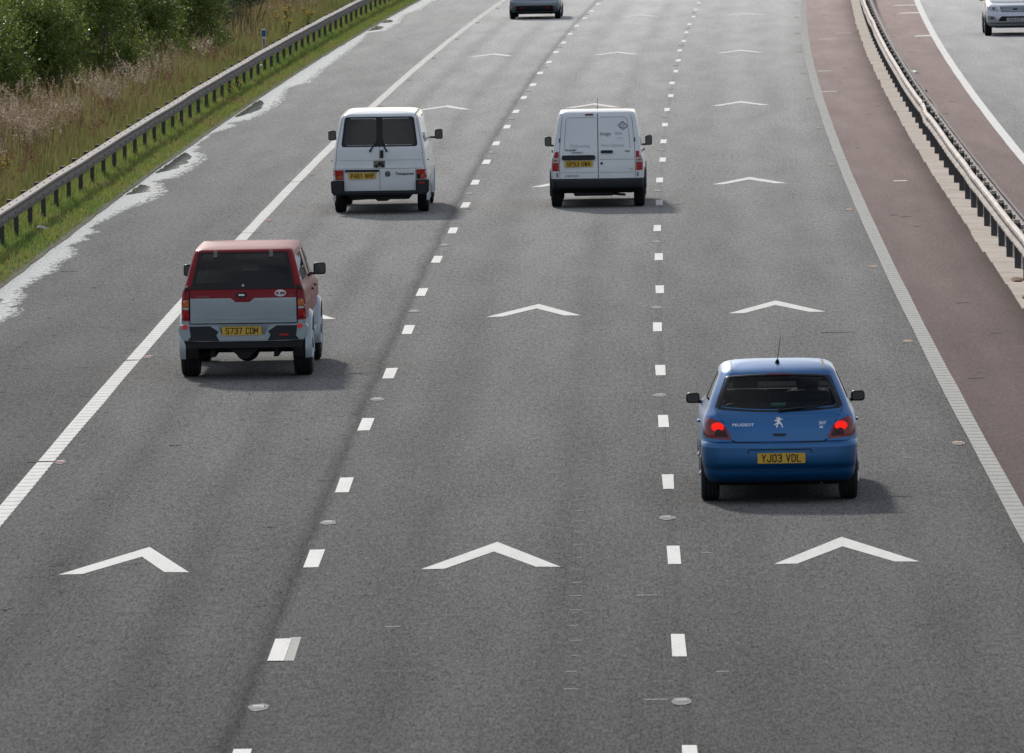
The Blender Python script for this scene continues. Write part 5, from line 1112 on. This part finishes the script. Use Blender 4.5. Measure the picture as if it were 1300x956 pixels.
# ------------------------------------------------------------------ far silver car (top of the picture)
P_SLV = paintmat('silver_grey_paint', (.30, .34, .40), .5, .35); P_SLW = paintmat('bright_silver_paint', (.66, .69, .74), .35, .28)
k = [(.18, -.45, 3.15, .74, .18, .05, .1, .02), (.25, -.62, 3.3, .80, .22, .08, .15, .03), (.34, -.70, 3.38, .84, .24, .09, .2, .03), (.45, -.735, 3.42, .86, .25, .09, .2, .03), (.56, -.74, 3.42, .868, .25, .09, .2, .03), (.64, -.725, 3.38, .868, .25, .09, .2, .03), (.68, -.67, 3.3, .866, .24, .09, .2, .03), (.85, -.655, 2.95, .85, .22, .09, .2, .03), (.96, -.62, 2.4, .82, .2, .09, .12, .03),
     (1.02, -.56, 2.15, .80, .2, .08, .12, .03), (1.3, -.28, 1.55, .68, .16, .08, .1, .02), (1.38, -.18, 1.3, .64, .15, .08, .08, .01), (1.43, -.08, 1.1, .59, .14, .07, .06, 0), (1.46, .1, .9, .45, .1, .05, .04, 0), (1.47, .3, .8, .2, .05, .03, .02, 0)]
FC = Car('silver_hatchback', 195.6, -5.30, 'silver-grey car cut off by the top edge, farthest ahead in the left lane', 'car', k, [P_SLV, M_TRIM, M_DARK]); FC.wr = .31; FC.dash = 1.9
FC.window('rear', rpoly([(-.63, 1.05), (.63, 1.05), (.54, 1.35), (-.54, 1.35)], .05)); FC.window('front', ws)
for v in ('left', 'right'): FC.window(v, sf); FC.window(v, sr)
FC.finish_body([(0, 1), (0, -1), (2.61, 1), (2.61, -1)], .355, zones=lambda c: 2 if c.z < .24 else 0)
FC.patch('rear_window', 'rear', rpoly([(-.65, 1.04), (.65, 1.04), (.56, 1.36), (-.56, 1.36)], .05), GL_DARK, -.003, .004); FC.patch('windscreen', 'front', ws, GL_CLEAR, -.006, .004)
for v in ('left', 'right'): FC.patch('side_window', v, sf, GL_DARK, -.006, .004); FC.patch('side_window', v, sr, GL_DARK, -.006, .004)
FC.patch('lower_bumper', 'rear', rpoly([(-.80, .27), (.80, .27), (.78, .34), (.58, .47), (-.58, .47), (-.78, .34)], .02), M_GREYP, .006, .01, rings=5)
for sg in (1, -1):
    FC.patch('reflector', 'rear', rpoly([(sg*.36, .37), (sg*.50, .37), (sg*.50, .405), (sg*.36, .405)][::sg], .005), M_RLENS, .014, .008, rings=2)
    FC.patch('rear_lamp', 'rear', rpoly([(sg*.60, .73), (sg*.83, .72), (sg*.82, .95), (sg*.66, .93)][::sg], .02), M_LMP, .008, .02); mirror(FC, sg, .84, .995, 1.5, .955, 1.075, P_SLV); wheel(FC.root, sg*.755, 0, .31, .195); wheel(FC.root, sg*.75, 2.61, .31, .195)
plate(FC, 0, -.69, .80, '', .05); FC.ribbon('panel_gap', 'rear', [(-.60, .70), (-.5, .675), (.5, .675), (.60, .70)], M_GAP, .012); seat(FC.root, -.34, 1.0, .45, 1.12, 1.28); seat(FC.root, .35, 1.0, .45, 1.12, 1.28); rbox(FC.root, 'dashboard', -.62, .62, 1.72, 2.05, .70, 1.03, M_TRIM, .04); rbox(FC.root, 'chassis', -.6, .6, -.3, 2.9, .17, .24, M_DARK, .03)

# ------------------------------------------------------------------ oncoming silver off-roader (local -y end is its nose)
k = [(.26, -.70, 3.1, .74, .2, .08, .1, .02), (.34, -.82, 3.35, .84, .26, .14, .15, .02), (.45, -.88, 3.42, .88, .30, .18, .15, .02), (.58, -.89, 3.45, .895, .30, .18, .15, .02), (.64, -.87, 3.45, .897, .30, .18, .15, .02), (.78, -.84, 3.45, .895, .30, .18, .12, .02), (.88, -.78, 3.44, .885, .28, .18, .12, .02), (.95, -.66, 3.42, .875, .26, .18, .12, .02), (1.0, -.40, 3.4, .865, .22, .14, .12, .02),
     (1.04, .02, 3.38, .855, .2, .12, .12, .02), (1.075, .34, 3.36, .845, .16, .12, .12, .02), (1.12, .43, 3.33, .83, .14, .12, .12, .02), (1.35, .78, 3.2, .76, .14, .12, .1, .02), (1.56, 1.12, 3.0, .69, .12, .1, .1, .01), (1.62, 1.28, 2.9, .64, .12, .1, .1, 0), (1.66, 1.5, 2.7, .52, .1, .08, .08, 0), (1.68, 1.8, 2.5, .25, .05, .04, .04, 0)]
OC = Car('offroad_car', 169.3, 10.08, 'bright silver off-road car coming towards the camera, cut off by the top right corner', 'car', k, [P_SLW, M_TRIM, M_DARK], flip=False); OC.wr = .34; OC.dash = 2.9
ow = rpoly([(-.74, 1.13), (.74, 1.13), (.63, 1.53), (-.63, 1.53)], .06); OC.cut.append(prism(ow, 'y', -3, 1.15)); osd = rpoly([(.75, 1.12), (3.0, 1.10), (2.85, 1.5), (1.25, 1.53)], .06)
for v in ('left', 'right'): OC.window(v, osd)
OC.finish_body([(0, 1), (0, -1), (2.66, 1), (2.66, -1)], .40, z_in=.98, zones=lambda c: 2 if c.z < .30 else 0)
OC.patch('windscreen', 'rear', ow, GL_DARK, -.004, .004)
for v in ('left', 'right'): OC.patch('side_window', v, osd, GL_DARK, -.006, .004)
M_GRL = mat('grey_grille', (.12, .15, .19), .4, .3)
gr = OC.patch('grille', 'rear', rpoly([(-.42, .74), (.42, .74), (.46, .90), (-.46, .90)], .03), M_GRL, .008, .01, rings=4)
for z in (.78, .82, .86): OC.ribbon('grille_bar', 'rear', [(-.41, z), (.41, z)], M_CHR, .010, .012, parent=gr)
OC.patch('grille_badge', 'rear', [(.07*math.cos(t*.5236), .825+.032*math.sin(t*.5236)) for t in range(12)], M_BLK, .016, .006, rings=2, parent=gr)
OC.patch('lower_grille', 'rear', rpoly([(-.52, .46), (.52, .46), (.42, .61), (-.42, .61)], .05), M_BLK, .008, .01, rings=4)
OC.patch('number_plate', 'rear', rpoly([(-.26, .455), (.26, .455), (.26, .555), (-.26, .555)], .01), mat('white_plate', (.50, .51, .53), .5), .03, .02, rings=2); OC.text('plate_characters', 'rear', 'KP56 HXE', 0, .505, .095, M_PTXT, sx=.9, off=.034)
for sg in (1, -1):
    h = OC.patch('headlamp', 'rear', rpoly([(sg*.50, .76), (sg*.78, .77), (sg*.83, .88), (sg*.80, .95), (sg*.56, .89)][::sg], .03), mat('headlamp_glass', (.42, .45, .50), .08, .3, coat=1), .006, .02, rings=4)
    OC.patch('headlamp_reflector', 'rear', [(sg*.65+.05*math.cos(t*.5236), .845+.04*math.sin(t*.5236)) for t in range(12)], mat('lamp_inner', (.12, .13, .15), .2, .5), .010, .003, rings=2, parent=h, dens=.03)
    OC.patch('fog_lamp_panel', 'rear', rpoly([(sg*.58, .49), (sg*.80, .50), (sg*.82, .64), (sg*.60, .60)][::sg], .03), mat('fog_panel_grey', (.26, .27, .30), .5), .005, .01, rings=3); OC.patch('fog_lamp', 'rear', [(sg*.70+.035*math.cos(t*.5236), .56+.03*math.sin(t*.5236)) for t in range(12)], M_DARK, .011, .006, rings=2, dens=.03)
    mirror(OC, sg, .90, 1.05, .72, 1.05, 1.18, M_BLK); wheel(OC.root, sg*.80, 0, .34, .21); wheel(OC.root, sg*.80, 2.66, .34, .21)
OC.ribbon('bonnet_gap', 'rear', [(-.80, .945), (-.5, .92), (.5, .92), (.80, .945)], M_GAP, .010); OC.ribbon('bumper_line', 'rear', [(-.86, .40), (.86, .40)], M_GAP, .03)
seat(OC.root, -.36, 1.5, .8, 1.30, 1.46); seat(OC.root, .36, 1.5, .8, 1.30, 1.46); rbox(OC.root, 'dashboard', -.66, .66, .62, .95, .95, 1.10, M_TRIM, .03); rbox(OC.root, 'chassis', -.6, .6, -.4, 3.0, .24, .30, M_DARK, .03)
